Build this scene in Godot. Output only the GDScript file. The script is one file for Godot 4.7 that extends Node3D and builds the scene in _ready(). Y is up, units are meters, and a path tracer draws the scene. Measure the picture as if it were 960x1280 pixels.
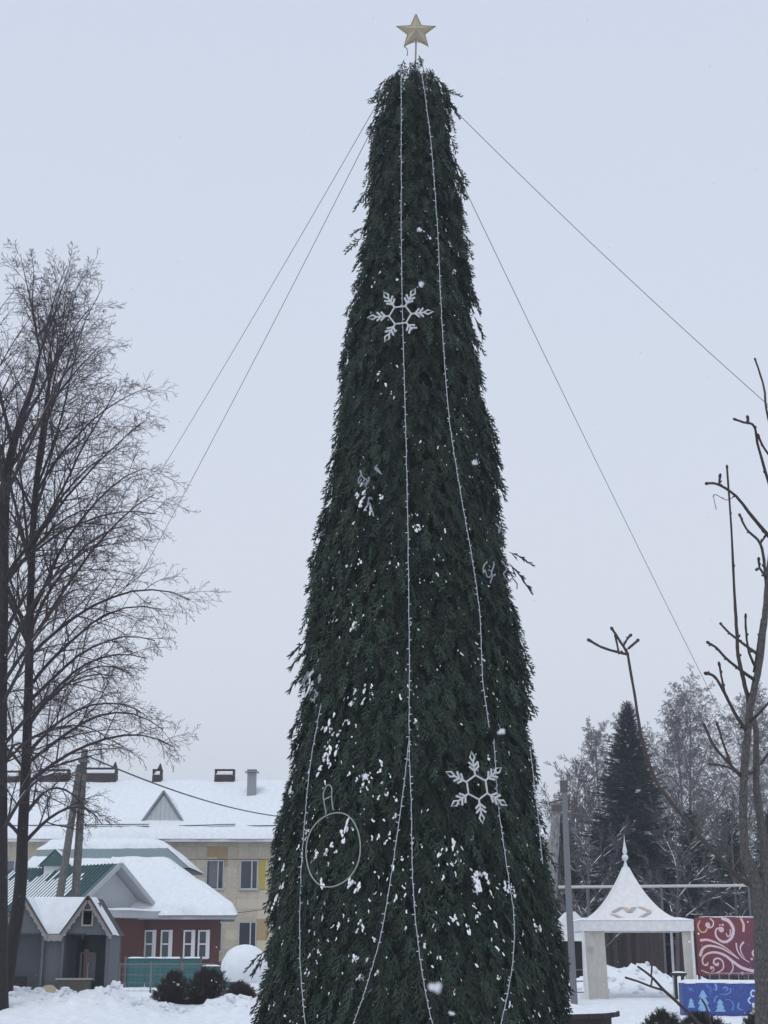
extends Node3D
# A tall artificial New Year spruce on a snowy town square. Units are metres, y is up, the camera stands at z = 0 and looks along -z.

class MB:
	var v := PackedVector3Array()
	var n := PackedVector3Array()
	var ix := PackedInt32Array()
	var xf := Transform3D()

	func tri(a: Vector3, b: Vector3, c: Vector3) -> void:
		var m := (c - a).cross(b - a).normalized()
		var k := v.size()
		v.append(xf * a); v.append(xf * b); v.append(xf * c)
		var w := (xf.basis * m).normalized()
		n.append(w); n.append(w); n.append(w)
		ix.append(k); ix.append(k + 1); ix.append(k + 2)

	func face(p: Array, out: Vector3) -> void:
		var m: Vector3 = (p[2] - p[0]).cross(p[1] - p[0])
		for i in range(1, p.size() - 1):
			if m.dot(out) >= 0.0:
				tri(p[0], p[i], p[i + 1])
			else:
				tri(p[0], p[i + 1], p[i])

	func box(c: Vector3, s: Vector3, b := Basis()) -> void:
		var x := b.x * s.x * 0.5
		var y := b.y * s.y * 0.5
		var z := b.z * s.z * 0.5
		face([c + x - y - z, c + x + y - z, c + x + y + z, c + x - y + z], x)
		face([c - x - y - z, c - x + y - z, c - x + y + z, c - x - y + z], -x)
		face([c + y - x - z, c + y + x - z, c + y + x + z, c + y - x + z], y)
		face([c - y - x - z, c - y + x - z, c - y + x + z, c - y - x + z], -y)
		face([c + z - x - y, c + z + x - y, c + z + x + y, c + z - x + y], z)
		face([c - z - x - y, c - z + x - y, c - z + x + y, c - z - x + y], -z)

	func beam(a: Vector3, b: Vector3, w: float, h: float) -> void:
		var d := (b - a).normalized()
		var side := d.cross(Vector3.UP)
		if side.length() < 0.01:
			side = Vector3.RIGHT
		side = side.normalized()
		box((a + b) * 0.5, Vector3(w, h, a.distance_to(b)), Basis(side, side.cross(d).normalized() * -1.0, d))

	func tube(p: PackedVector3Array, r: PackedFloat32Array, sides: int, closed := false) -> void:
		var m := p.size()
		if m < 2:
			return
		var k := v.size()
		var t := (p[1] - p[0]).normalized()
		var u := t.cross(Vector3(0.31, 0.22, 0.93))
		if u.length() < 0.05:
			u = t.cross(Vector3.RIGHT)
		u = u.normalized()
		for i in m:
			t = (p[mini(i + 1, m - 1)] - p[maxi(i - 1, 0)]).normalized()
			u = (u - t * u.dot(t)).normalized()
			var w := t.cross(u)
			for j in sides:
				var a := TAU * j / sides
				var o := u * cos(a) + w * sin(a)
				v.append(xf * (p[i] + o * r[i]))
				n.append((xf.basis * o).normalized())
		for i in m - 1:
			for j in sides:
				var a := k + i * sides + j
				var b := k + i * sides + (j + 1) % sides
				var c := a + sides
				var d := b + sides
				ix.append(a); ix.append(c); ix.append(b)
				ix.append(b); ix.append(c); ix.append(d)
		if not closed and sides > 3:
			for e in [0, m - 1]:
				var dir: Vector3 = ((p[1] - p[0]) if e == 0 else (p[m - 2] - p[m - 1])) * -1.0
				var ring := []
				for j in sides:
					ring.append(xf.affine_inverse() * v[k + e * sides + j])
				face(ring, dir)

	func rod(a: Vector3, b: Vector3, ra: float, rb: float, sides := 6) -> void:
		tube(PackedVector3Array([a, b]), PackedFloat32Array([ra, rb]), sides)

	func prism(poly: PackedVector2Array, z0: float, z1: float) -> void:
		var t := Geometry2D.triangulate_polygon(poly)
		for i in range(0, t.size(), 3):
			var q := [poly[t[i]], poly[t[i + 1]], poly[t[i + 2]]]
			face([Vector3(q[0].x, q[0].y, z1), Vector3(q[1].x, q[1].y, z1), Vector3(q[2].x, q[2].y, z1)], Vector3(0, 0, z1 - z0))
			face([Vector3(q[0].x, q[0].y, z0), Vector3(q[1].x, q[1].y, z0), Vector3(q[2].x, q[2].y, z0)], Vector3(0, 0, z0 - z1))
		var area := 0.0
		for i in poly.size():
			area += poly[i].cross(poly[(i + 1) % poly.size()])
		for i in poly.size():
			var a := poly[i]
			var b := poly[(i + 1) % poly.size()]
			var o := Vector3(b.y - a.y, a.x - b.x, 0) * signf(area)
			face([Vector3(a.x, a.y, z0), Vector3(b.x, b.y, z0), Vector3(b.x, b.y, z1), Vector3(a.x, a.y, z1)], o)

	func lathe(c: Vector3, prof: Array, sides: int, wob := 0.0) -> void:   # prof: [radius, height] from the bottom up
		var k := v.size()
		for i in prof.size():
			var p0: Array = prof[maxi(i - 1, 0)]
			var p1: Array = prof[mini(i + 1, prof.size() - 1)]
			var dr: float = p1[0] - p0[0]
			var dy: float = p1[1] - p0[1]
			for j in sides:
				var a := TAU * j / sides
				var e: float = prof[i][0] * (1.0 + wob * sin(3.0 * a + i) + wob * 0.6 * sin(5.0 * a - 2.0 * i))
				v.append(xf * (c + Vector3(cos(a) * e, prof[i][1], sin(a) * e)))
				n.append((xf.basis * Vector3(cos(a) * dy, -dr, sin(a) * dy)).normalized())
		for i in prof.size() - 1:
			for j in sides:
				var a := k + i * sides + j
				var b := k + i * sides + (j + 1) % sides
				ix.append(a); ix.append(b); ix.append(a + sides)
				ix.append(b); ix.append(b + sides); ix.append(a + sides)

	func grid(nu: int, nv: int, f: Callable) -> void:
		var k := v.size()
		for j in nv + 1:
			for i in nu + 1:
				v.append(xf * (f.call(float(i) / nu, float(j) / nv) as Vector3))
				n.append(Vector3.ZERO)
		for j in nv:
			for i in nu:
				var a := k + j * (nu + 1) + i
				var b := a + 1
				var c := a + nu + 1
				var d := c + 1
				for q in [[a, b, c], [b, d, c]]:
					var m := (v[q[2]] - v[q[0]]).cross(v[q[1]] - v[q[0]])
					for s in q:
						n[s] += m
						ix.append(s)
		for i in range(k, v.size()):
			n[i] = n[i].normalized()

	func mesh() -> ArrayMesh:
		var a := []
		a.resize(Mesh.ARRAY_MAX)
		a[Mesh.ARRAY_VERTEX] = v
		a[Mesh.ARRAY_NORMAL] = n
		a[Mesh.ARRAY_INDEX] = ix
		var am := ArrayMesh.new()
		am.add_surface_from_arrays(Mesh.PRIMITIVE_TRIANGLES, a)
		return am

const PROFILE := [[0.20, 2.28], [0.68, 2.23], [1.54, 2.17], [2.66, 2.04], [3.81, 1.90], [5.00, 1.77], [6.23, 1.66], [7.49, 1.53], [8.80, 1.38], [10.15, 1.21], [11.55, 1.06], [13.00, 0.91], [14.50, 0.76], [15.90, 0.64], [16.30, 0.52]]
const AXIS := Vector2(0.46, -22.0)
const GARLANDS := {
	"A": [[0.31, 15.85, -21.40], [0.30, 14.03, -21.19], [0.29, 12.50, -21.02], [0.30, 11.04, -20.87], [0.33, 9.38, -20.67], [0.35, 7.81, -20.49], [0.36, 5.87, -20.29], [0.35, 4.38, -20.14], [0.37, 3.51, -20.04], [0.39, 2.36, -19.90], [0.48, 1.45, -19.80], [0.61, 0.77, -19.76], [0.73, 0.48, -19.74]],
	"B": [[0.35, 4.44, -20.14], [0.27, 3.73, -20.08], [0.15, 2.87, -19.98], [0.00, 1.95, -19.91], [-0.19, 1.25, -19.89], [-0.36, 0.76, -19.91], [-0.49, 0.47, -19.94]],
	"C": [[0.60, 15.78, -21.39], [0.72, 14.51, -21.26], [0.81, 12.83, -21.11], [0.86, 11.07, -20.93], [0.94, 9.41, -20.77], [1.09, 8.11, -20.66], [1.23, 7.12, -20.61], [1.32, 6.27, -20.56], [1.34, 5.33, -20.47], [1.41, 4.64, -20.43]],
	"D": [[1.47, 4.48, -20.44], [1.50, 3.65, -20.36], [1.59, 2.79, -20.29], [1.67, 2.06, -20.24], [1.62, 1.45, -20.13], [1.47, 0.81, -19.99], [1.35, 0.47, -19.90]],
	"E": [[-0.82, 5.03, -20.75], [-0.95, 4.24, -20.76], [-1.01, 3.57, -20.72], [-1.06, 2.59, -20.59], [-1.05, 1.65, -20.42], [-0.99, 0.95, -20.29], [-0.91, 0.46, -20.18]],
	"H": [[2.00, 4.45, -21.02], [2.05, 3.82, -20.96], [2.09, 3.26, -20.91], [2.11, 2.82, -20.83]],
}
# snow caught on the boughs: where a patch lies, how many clumps, how wide and tall the patch, size of its clumps
const SNOW_PATCHES := [[-0.60, 8.16, 11.00, 0.28, 0.37, 1.30], [0.04, 7.63, 6.00, 0.09, 0.11, 1.10], [-0.63, 7.09, 5.00, 0.15, 0.10, 0.80], [-0.22, 6.98, 4.00, 0.10, 0.07, 0.70], [-0.59, 6.15, 5.00, 0.08, 0.10, 1.20], [-0.47, 6.21, 4.00, 0.38, 0.12, 0.70], [-1.06, 5.39, 16.00, 0.15, 0.20, 1.10], [-0.53, 5.05, 12.00, 0.23, 0.30, 1.10], [-0.73, 4.40, 30.00, 0.38, 0.39, 1.10], [0.03, 4.59, 7.00, 0.06, 0.21, 1.50], [-0.40, 3.91, 16.00, 0.36, 0.27, 1.10], [-0.60, 2.95, 13.00, 0.28, 0.27, 1.40], [-0.70, 2.56, 3.00, 0.08, 0.07, 1.70], [-0.40, 2.49, 5.00, 0.12, 0.07, 1.30], [0.28, 2.96, 16.00, 0.26, 0.34, 1.00], [0.46, 2.57, 12.00, 0.15, 0.15, 1.50], [0.72, 2.46, 9.00, 0.18, 0.12, 1.20], [0.40, 2.16, 6.00, 0.10, 0.12, 1.00], [0.26, 2.00, 7.00, 0.18, 0.15, 1.00], [0.08, 1.70, 9.00, 0.18, 0.24, 0.90], [-0.59, 1.70, 22.00, 0.41, 0.34, 1.00], [-0.34, 1.50, 16.00, 0.28, 0.30, 0.90], [-1.23, 3.86, 14.00, 0.15, 0.51, 1.00], [-1.19, 2.41, 16.00, 0.15, 0.49, 1.00], [0.98, 2.02, 5.00, 0.08, 0.12, 1.10], [0.30, 7.09, 9.00, 0.51, 0.61, 0.70], [0.37, 8.89, 8.00, 0.58, 0.61, 0.60], [-0.38, 9.97, 7.00, 0.15, 0.43, 0.90], [-0.77, 11.84, 4.00, 0.13, 0.24, 0.90], [0.05, 12.66, 5.00, 0.38, 0.12, 0.70], [0.62, 1.75, 10.00, 0.32, 0.49, 0.80], [-0.02, 2.56, 18.00, 0.51, 0.61, 0.70], [-0.14, 5.64, 14.00, 0.64, 0.49, 0.70], [0.56, 5.57, 8.00, 0.38, 0.61, 0.60], [0.63, 4.10, 8.00, 0.32, 0.49, 0.70], [-0.91, 3.03, 12.00, 0.23, 0.49, 1.00], [-0.24, 3.20, 14.00, 0.32, 0.49, 0.80], [-0.35, 2.05, 12.00, 0.38, 0.24, 0.90]]
# the young tree beside the camera: each branch as points (x, y, z, radius)
const YOUNG_TREE := [
	[[3.440, 0.080, -14.00, 0.0952], [3.440, 0.880, -14.00, 0.0915], [3.460, 1.430, -14.00, 0.0805], [3.470, 1.850, -14.00, 0.0696], [3.460, 2.230, -14.00, 0.0556], [3.370, 2.550, -14.00, 0.0425], [3.380, 2.880, -14.00, 0.0381], [3.410, 3.230, -14.00, 0.0366], [3.470, 3.600, -14.00, 0.0359], [3.520, 3.890, -14.00, 0.0344], [3.630, 4.280, -14.00, 0.0322], [3.700, 4.620, -14.00, 0.0300], [3.760, 4.980, -14.00, 0.0278], [3.820, 5.350, -14.00, 0.0264], [3.950, 6.010, -14.00, 0.0234]],
	[[3.480, 1.920, -14.00, 0.0586], [3.570, 2.450, -14.07, 0.0439], [3.560, 3.110, -14.15, 0.0337], [3.610, 3.630, -14.22, 0.0278], [3.620, 3.840, -14.30, 0.0234]],
	[[3.470, 3.660, -14.00, 0.0220], [3.350, 3.780, -13.88, 0.0176], [3.220, 3.980, -13.75, 0.0146], [3.110, 4.110, -13.62, 0.0132], [3.010, 4.120, -13.50, 0.0139]],
	[[3.280, 4.030, -14.00, 0.0124], [3.260, 4.190, -14.00, 0.0102], [3.250, 4.290, -14.00, 0.0117]],
	[[3.510, 3.920, -14.00, 0.0220], [3.490, 4.160, -14.07, 0.0198], [3.470, 4.410, -14.13, 0.0183], [3.490, 4.670, -14.20, 0.0168], [3.510, 5.090, -14.27, 0.0139], [3.540, 5.780, -14.33, 0.0110], [3.560, 6.440, -14.40, 0.0102]],
	[[3.580, 4.150, -14.00, 0.0183], [3.410, 4.220, -13.85, 0.0146], [3.250, 4.300, -13.70, 0.0132], [3.130, 4.370, -13.55, 0.0117], [3.020, 4.390, -13.40, 0.0124]],
	[[3.630, 4.400, -14.00, 0.0168], [3.540, 4.540, -14.17, 0.0139], [3.450, 4.680, -14.33, 0.0117], [3.410, 4.810, -14.50, 0.0117]],
	[[3.600, 4.260, -14.00, 0.0146], [3.520, 4.400, -13.90, 0.0117], [3.480, 4.540, -13.80, 0.0110], [3.460, 4.700, -13.70, 0.0110]],
	[[3.580, 4.230, -14.00, 0.0146], [3.650, 4.450, -14.10, 0.0117], [3.710, 4.630, -14.20, 0.0110], [3.770, 4.800, -14.30, 0.0110]],
	[[3.860, 5.550, -14.00, 0.0205], [3.630, 5.760, -13.85, 0.0168], [3.450, 5.920, -13.70, 0.0139], [3.250, 5.990, -13.55, 0.0124], [3.110, 5.950, -13.40, 0.0124]],
	[[3.370, 6.120, -14.00, 0.0110], [3.380, 6.210, -14.00, 0.0124]],
	[[3.510, 6.010, -14.00, 0.0044], [3.440, 5.980, -14.03, 0.0037], [3.330, 6.050, -14.07, 0.0037], [3.340, 5.940, -14.10, 0.0029]],
	[[3.760, 4.980, -14.00, 0.0183], [3.790, 5.250, -14.10, 0.0161], [3.790, 5.570, -14.20, 0.0139], [3.690, 5.750, -14.30, 0.0117], [3.660, 5.920, -14.40, 0.0110]],
	[[3.730, 5.510, -14.00, 0.0110], [3.780, 5.580, -14.00, 0.0102]],
	[[3.770, 5.150, -14.00, 0.0139], [3.690, 5.230, -13.90, 0.0117], [3.630, 5.200, -13.80, 0.0117]],
	[[3.710, 5.260, -14.00, 0.0110], [3.680, 5.320, -13.90, 0.0117]],
	[[3.930, 5.850, -14.00, 0.0168], [3.840, 6.160, -13.92, 0.0146], [3.750, 6.470, -13.84, 0.0132], [3.700, 6.670, -13.76, 0.0124], [3.580, 6.680, -13.68, 0.0117], [3.480, 6.680, -13.60, 0.0117]],
	[[3.710, 6.780, -14.00, 0.0110], [3.710, 6.840, -14.00, 0.0124]],
	[[4.030, 6.270, -14.00, 0.0146], [3.960, 6.930, -14.17, 0.0124], [3.990, 7.310, -14.33, 0.0110], [3.970, 7.690, -14.50, 0.0095]],
	[[3.960, 6.350, -14.00, 0.0132], [3.820, 6.490, -13.90, 0.0117], [3.750, 6.570, -13.80, 0.0117]],
	[[3.380, 3.230, -14.00, 0.0190], [3.320, 3.370, -14.17, 0.0146], [3.220, 3.560, -14.33, 0.0132], [3.180, 3.780, -14.50, 0.0132]],
	[[3.300, 3.320, -14.00, 0.0132], [3.260, 3.550, -14.10, 0.0110], [3.240, 3.740, -14.20, 0.0117]],
	[[3.380, 3.250, -14.00, 0.0132], [3.190, 3.290, -13.75, 0.0102], [2.990, 3.280, -13.50, 0.0110]],
	[[3.490, 3.740, -14.00, 0.0161], [3.540, 3.790, -13.80, 0.0132], [3.600, 3.870, -13.60, 0.0117]],
	[[3.420, 3.250, -14.00, 0.0168], [3.540, 3.290, -14.13, 0.0132], [3.680, 3.420, -14.27, 0.0117], [3.790, 3.530, -14.40, 0.0110]],
	[[3.440, 2.220, -14.00, 0.0249], [3.360, 2.300, -14.24, 0.0227], [3.170, 2.580, -14.49, 0.0205], [3.020, 2.840, -14.73, 0.0190], [2.870, 3.120, -14.98, 0.0183], [2.790, 3.340, -15.22, 0.0176], [2.740, 3.700, -15.47, 0.0168], [2.740, 3.980, -15.71, 0.0161], [2.750, 4.350, -15.96, 0.0154], [2.740, 4.840, -16.20, 0.0146]],
	[[2.740, 4.840, -16.20, 0.0169], [2.570, 4.900, -16.27, 0.0144], [2.450, 4.960, -16.33, 0.0136], [2.350, 5.040, -16.40, 0.0161]],
	[[2.740, 4.840, -16.20, 0.0169], [2.700, 4.970, -16.30, 0.0144], [2.610, 5.170, -16.40, 0.0144]],
	[[2.750, 4.910, -16.20, 0.0144], [2.890, 5.040, -16.40, 0.0152]],
	[[2.700, 4.950, -16.20, 0.0127], [2.760, 5.040, -16.30, 0.0127], [2.810, 5.100, -16.40, 0.0144]],
	[[2.640, 4.850, -16.20, 0.0127], [2.640, 4.980, -16.30, 0.0119], [2.640, 5.090, -16.40, 0.0127]],
]
const SAPLING := [
	[[4.360, 0.280, -20.00, 0.0251], [4.110, 0.680, -20.04, 0.0230], [3.870, 0.970, -20.08, 0.0209], [3.660, 1.170, -20.12, 0.0188], [3.510, 1.340, -20.16, 0.0157], [3.340, 1.470, -20.20, 0.0136]],
	[[3.640, 1.170, -20.00, 0.0157], [3.480, 1.220, -20.07, 0.0136], [3.330, 1.280, -20.13, 0.0136], [3.170, 1.330, -20.20, 0.0146]],
	[[3.470, 1.220, -20.00, 0.0115], [3.530, 1.330, -20.20, 0.0126]],
	[[3.480, 1.340, -20.00, 0.0115], [3.530, 1.470, -20.20, 0.0126]],
	[[4.360, 0.280, -20.00, 0.0188], [4.230, 0.820, -20.10, 0.0136], [4.160, 1.060, -20.20, 0.0126]],
]
const LINDEN_TRUNK := [[-9.360, -0.180, -38.00, 0.2385], [-9.360, 0.560, -38.00, 0.1987], [-9.290, 1.700, -38.00, 0.1788], [-9.180, 2.650, -38.00, 0.1649], [-9.150, 3.630, -38.00, 0.1510], [-9.190, 4.520, -38.00, 0.1391], [-9.230, 6.440, -38.00, 0.1252], [-9.310, 8.520, -38.00, 0.1133], [-9.420, 10.680, -38.00, 0.1013], [-9.490, 12.900, -38.00, 0.0855], [-9.470, 14.500, -38.00, 0.0735], [-9.370, 16.370, -38.00, 0.0616], [-9.290, 17.820, -38.00, 0.0477], [-9.240, 19.040, -38.00, 0.0358], [-9.190, 20.030, -38.00, 0.0219], [-9.180, 20.580, -38.00, 0.0099]]
const LINDEN_TRUNK_EDGE := [[-8.910, -0.090, -36.00, 0.2447], [-9.010, 0.970, -36.00, 0.2071], [-9.240, 4.270, -36.00, 0.1788], [-9.460, 7.160, -36.00, 0.1694], [-9.630, 9.990, -36.00, 0.1619], [-9.770, 12.300, -36.00, 0.1506], [-9.760, 13.600, -36.00, 0.1224], [-9.550, 14.920, -36.00, 0.0847], [-9.280, 15.940, -36.00, 0.0659], [-9.140, 16.960, -36.00, 0.0489], [-9.050, 18.120, -36.00, 0.0339], [-8.940, 19.060, -36.00, 0.0207], [-8.880, 19.540, -36.00, 0.0094]]

var M := {}
var taken := {}
var rng := RandomNumberGenerator.new()
var noise := FastNoiseLite.new()
var sprays := []
var fans := []

# ---------------------------------------------------------------- naming helpers
func numbered(called: String) -> String:
	taken[called] = taken.get(called, 0) + 1
	return called if taken[called] == 1 else "%s_%03d" % [called, taken[called] - 1]

func tag(o: Node3D, label: String, category: String, group := "") -> Node3D:
	o.set_meta("label", label)
	o.set_meta("category", category)
	if group:
		o.set_meta("group", group)
	return o

func thing(called: String, label: String, category: String, at := Vector3.ZERO, turn := 0.0, group := "") -> Node3D:
	var o := Node3D.new()
	o.name = numbered(called)
	add_child(o)
	o.position = at
	o.rotation.y = turn
	return tag(o, label, category, group)

func part(called: String, mb: MB, m: Material, parent: Node) -> MeshInstance3D:
	return put(called, mb.mesh(), m, parent)

func put(called: String, mesh: Mesh, m: Material, parent: Node, xf := Transform3D()) -> MeshInstance3D:
	var o := MeshInstance3D.new()
	o.mesh = mesh
	o.material_override = m
	o.name = numbered(called) if parent == self else called
	parent.add_child(o, true)
	o.transform = xf
	return o

func struct(called: String, mb: MB, m: Material) -> MeshInstance3D:
	var o := part(called, mb, m, self)
	o.set_meta("kind", "structure")
	return o

func many(called: String, mesh: Mesh, m: Material, xfs: Array, tones: Array, parent: Node) -> MultiMeshInstance3D:
	var mm := MultiMesh.new()
	mm.transform_format = MultiMesh.TRANSFORM_3D
	mm.use_colors = not tones.is_empty()
	mm.mesh = mesh
	mm.instance_count = xfs.size()
	for i in xfs.size():
		mm.set_instance_transform(i, xfs[i])
		if tones:
			mm.set_instance_color(i, tones[i])
	var o := MultiMeshInstance3D.new()
	o.multimesh = mm
	o.material_override = m
	o.name = numbered(called) if parent == self else called
	parent.add_child(o, true)
	o.set_meta("kind", "stuff")
	return o

# ---------------------------------------------------------------- materials
func grain(freq: float, lo: float, octaves := 4, seed_ := 1, type := FastNoiseLite.TYPE_SIMPLEX_SMOOTH) -> NoiseTexture2D:
	var f := FastNoiseLite.new()
	f.seed = seed_
	f.frequency = freq
	f.noise_type = type
	f.fractal_octaves = octaves
	var t := NoiseTexture2D.new()
	t.width = 512
	t.height = 512
	t.seamless = true
	t.noise = f
	var g := Gradient.new()
	g.set_color(0, Color(lo, lo, lo))
	g.set_color(1, Color.WHITE)
	t.color_ramp = g
	return t

func bumps(freq: float, strength: float, seed_ := 3) -> NoiseTexture2D:
	var f := FastNoiseLite.new()
	f.seed = seed_
	f.frequency = freq
	f.fractal_octaves = 5
	var t := NoiseTexture2D.new()
	t.width = 512
	t.height = 512
	t.seamless = true
	t.as_normal_map = true
	t.bump_strength = strength
	t.noise = f
	return t

func mat(lin: Color, rough := 0.8, tex: Texture2D = null, scale := Vector3.ONE, nrm: Texture2D = null, nscale := 1.0) -> StandardMaterial3D:
	var m := StandardMaterial3D.new()
	m.albedo_color = lin.linear_to_srgb()
	m.roughness = rough
	if tex:
		m.albedo_texture = tex
	if nrm:
		m.normal_enabled = true
		m.normal_texture = nrm
		m.normal_scale = nscale
	if tex or nrm:
		m.uv1_triplanar = true
		m.uv1_world_triplanar = true
		m.uv1_scale = scale
	return m

func make_materials() -> void:
	var soft := grain(0.02, 0.9, 5, 2)
	var fine := grain(0.05, 0.65, 4, 5)
	var streak := grain(0.03, 0.4, 4, 8)
	var bump_fine := bumps(0.06, 5.0, 3)
	var bump_bark := bumps(0.035, 10.0, 6)
	var snowtone := grain(0.02, 0.93, 4, 12)
	M.snow = mat(Color(0.84, 0.86, 0.89), 0.75, snowtone, Vector3(0.3, 0.3, 0.3), bumps(0.03, 4.0, 11), 0.7)
	M.clump = mat(Color(0.88, 0.89, 0.91), 0.8)
	M.cream = mat(Color(0.68, 0.60, 0.465), 0.75, soft, Vector3(0.35, 0.35, 0.35))
	M.cream_dark = mat(Color(0.65, 0.57, 0.44), 0.75, soft, Vector3(0.35, 0.35, 0.35))
	M.ochre = mat(Color(0.52, 0.37, 0.18), 0.75, soft, Vector3(0.4, 0.4, 0.4))
	M.yellow = mat(Color(0.52, 0.40, 0.035), 0.6)
	M.brick = mat(Color(0.145, 0.045, 0.033), 0.9, fine, Vector3(0.5, 1.6, 0.5), bump_fine, 0.6)
	M.plinth = mat(Color(0.16, 0.15, 0.15), 0.9, soft, Vector3(0.5, 0.5, 0.5))
	M.white_paint = mat(Color(0.66, 0.67, 0.68), 0.5)
	M.grey_frame = mat(Color(0.55, 0.56, 0.58), 0.5)
	M.glass = mat(Color(0.045, 0.05, 0.06), 0.08)
	M.curtain = mat(Color(0.17, 0.175, 0.19), 0.9)
	M.green_roof = mat(Color(0.035, 0.095, 0.095), 0.45, soft, Vector3(0.6, 0.6, 0.6))
	M.pale_green_roof = mat(Color(0.17, 0.24, 0.25), 0.5, soft, Vector3(0.5, 0.5, 0.5))
	M.soffit = mat(Color(0.46, 0.47, 0.49), 0.6, soft, Vector3(0.6, 0.6, 0.6))
	M.siding = mat(Color(0.55, 0.565, 0.59), 0.55, soft, Vector3(0.8, 0.8, 0.8))
	M.chimney = mat(Color(0.06, 0.035, 0.032), 0.8, fine, Vector3(1, 2, 1))
	M.zinc_dark = mat(Color(0.17, 0.18, 0.19), 0.5, soft, Vector3(1, 1, 1))
	M.concrete_pale = mat(Color(0.50, 0.49, 0.48), 0.9, streak, Vector3(1.3, 0.25, 1.3), bump_fine, 0.5)
	M.zinc = mat(Color(0.30, 0.31, 0.33), 0.5, soft, Vector3(1, 1, 1))
	M.concrete = mat(Color(0.25, 0.235, 0.22), 0.9, streak, Vector3(1.3, 0.25, 1.3), bump_fine, 0.5)
	M.hut_wall = mat(Color(0.125, 0.138, 0.15), 0.85, soft, Vector3(1.2, 0.4, 1.2), bump_fine, 0.3)
	M.hut_dark = mat(Color(0.09, 0.10, 0.11), 0.85, streak, Vector3(1, 1, 1))
	M.hut_trim = mat(Color(0.50, 0.45, 0.42), 0.8, fine, Vector3(2, 2, 2))
	M.counter = mat(Color(0.17, 0.15, 0.135), 0.8, streak, Vector3(0.6, 2, 0.6))
	M.pale_wood = mat(Color(0.52, 0.44, 0.30), 0.8, soft, Vector3(1, 1, 1))
	M.teal = mat(Color(0.022, 0.125, 0.125), 0.55, soft, Vector3(0.5, 0.5, 0.5))
	M.wire = mat(Color(0.16, 0.165, 0.17), 0.5)
	M.cable = mat(Color(0.05, 0.05, 0.055), 0.7)
	M.guy = mat(Color(0.2, 0.2, 0.21), 0.5)
	M.bark_dark = mat(Color(0.045, 0.038, 0.036), 0.95, streak, Vector3(2.2, 0.5, 2.2), bump_bark, 0.9)
	M.bark_twig = mat(Color(0.046, 0.033, 0.034), 0.9)
	M.bark_young = mat(Color(0.155, 0.142, 0.138), 0.85, streak, Vector3(4, 1.2, 4), bump_bark, 0.5)
	M.bark_shoot = mat(Color(0.055, 0.038, 0.034), 0.75, fine, Vector3(6, 6, 6))
	M.bark_grey = mat(Color(0.10, 0.09, 0.088), 0.9)
	M.birch = mat(Color(0.19, 0.178, 0.18), 0.9)
	M.rope = mat(Color(0.50, 0.51, 0.52), 0.55)
	M.rope_dull = mat(Color(0.24, 0.26, 0.29), 0.6)
	M.rope_old = mat(Color(0.27, 0.29, 0.27), 0.6)
	M.garland = mat(Color(0.36, 0.39, 0.43), 0.5)
	M.bulb = mat(Color(0.62, 0.64, 0.66), 0.35)
	M.gold = mat(Color(0.60, 0.51, 0.36), 0.6, fine, Vector3(3, 3, 3))
	M.gold_edge = mat(Color(0.30, 0.24, 0.17), 0.6)
	M.steel = mat(Color(0.10, 0.10, 0.105), 0.5)
	M.tent = mat(Color(0.84, 0.83, 0.82), 0.65, soft, Vector3(0.5, 0.5, 0.5))
	M.tent_panel = mat(Color(0.56, 0.53, 0.48), 0.7, soft, Vector3(0.6, 0.25, 0.6))
	M.print_grey = mat(Color(0.36, 0.365, 0.36), 0.7)
	M.print_tan = mat(Color(0.56, 0.42, 0.35), 0.7)
	M.pipe = mat(Color(0.50, 0.49, 0.45), 0.5)
	M.fence_brown = mat(Color(0.04, 0.028, 0.028), 0.9, streak, Vector3(1.5, 0.4, 1.5))
	M.black = mat(Color(0.014, 0.014, 0.016), 0.6)
	M.planter = mat(Color(0.055, 0.04, 0.038), 0.9, fine, Vector3(1, 3, 1))
	for k in ["needle", "needle_far", "juniper", "thuja"]:
		var m := StandardMaterial3D.new()
		m.vertex_color_use_as_albedo = true
		m.albedo_color = Color.WHITE
		m.roughness = 0.7
		M[k] = m
	M.bough = [mat(Color(0.020, 0.040, 0.028), 0.7), mat(Color(0.027, 0.048, 0.031), 0.7), mat(Color(0.016, 0.034, 0.029), 0.7), mat(Color(0.034, 0.046, 0.028), 0.7)]
	var fl := mat(Color(0.85, 0.87, 0.9), 0.9)
	fl.transparency = BaseMaterial3D.TRANSPARENCY_ALPHA
	fl.albedo_color.a = 0.3
	M.flake = fl
	M.core = mat(Color(0.022, 0.046, 0.032), 0.95, fine, Vector3(3, 3, 3))

# ---------------------------------------------------------------- boughs and bare trees
func twig_needles(mb: MB, a: Vector3, b: Vector3, per_m: float, ln: float, wd: float, body: float) -> void:   # a twig: a slim brush of needles round a dense middle
	var d := b - a
	var L := d.length()
	if L < 0.01:
		return
	d /= L
	var s := d.cross(Vector3(0.1, 0.2, 1.0)).normalized()
	var u := s.cross(d)
	var count := int(L * per_m)
	for i in count:
		var t := (i + rng.randf()) / count
		var ang := rng.randf() * TAU
		var o := s * cos(ang) + u * sin(ang)
		var p := a + d * (L * t)
		var tip := p + (o * 0.7 + d * 0.8).normalized() * ln * rng.randf_range(0.8, 1.2)
		var w := d.cross(o).normalized() * wd
		mb.tri(p - w, tip, p + w)
	mb.tube(PackedVector3Array([a, a.lerp(b, 0.3), a.lerp(b, 0.75), b + d * ln * 0.5]), PackedFloat32Array([body * 0.5, body, body * 0.9, 0.001]), 5)

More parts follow.
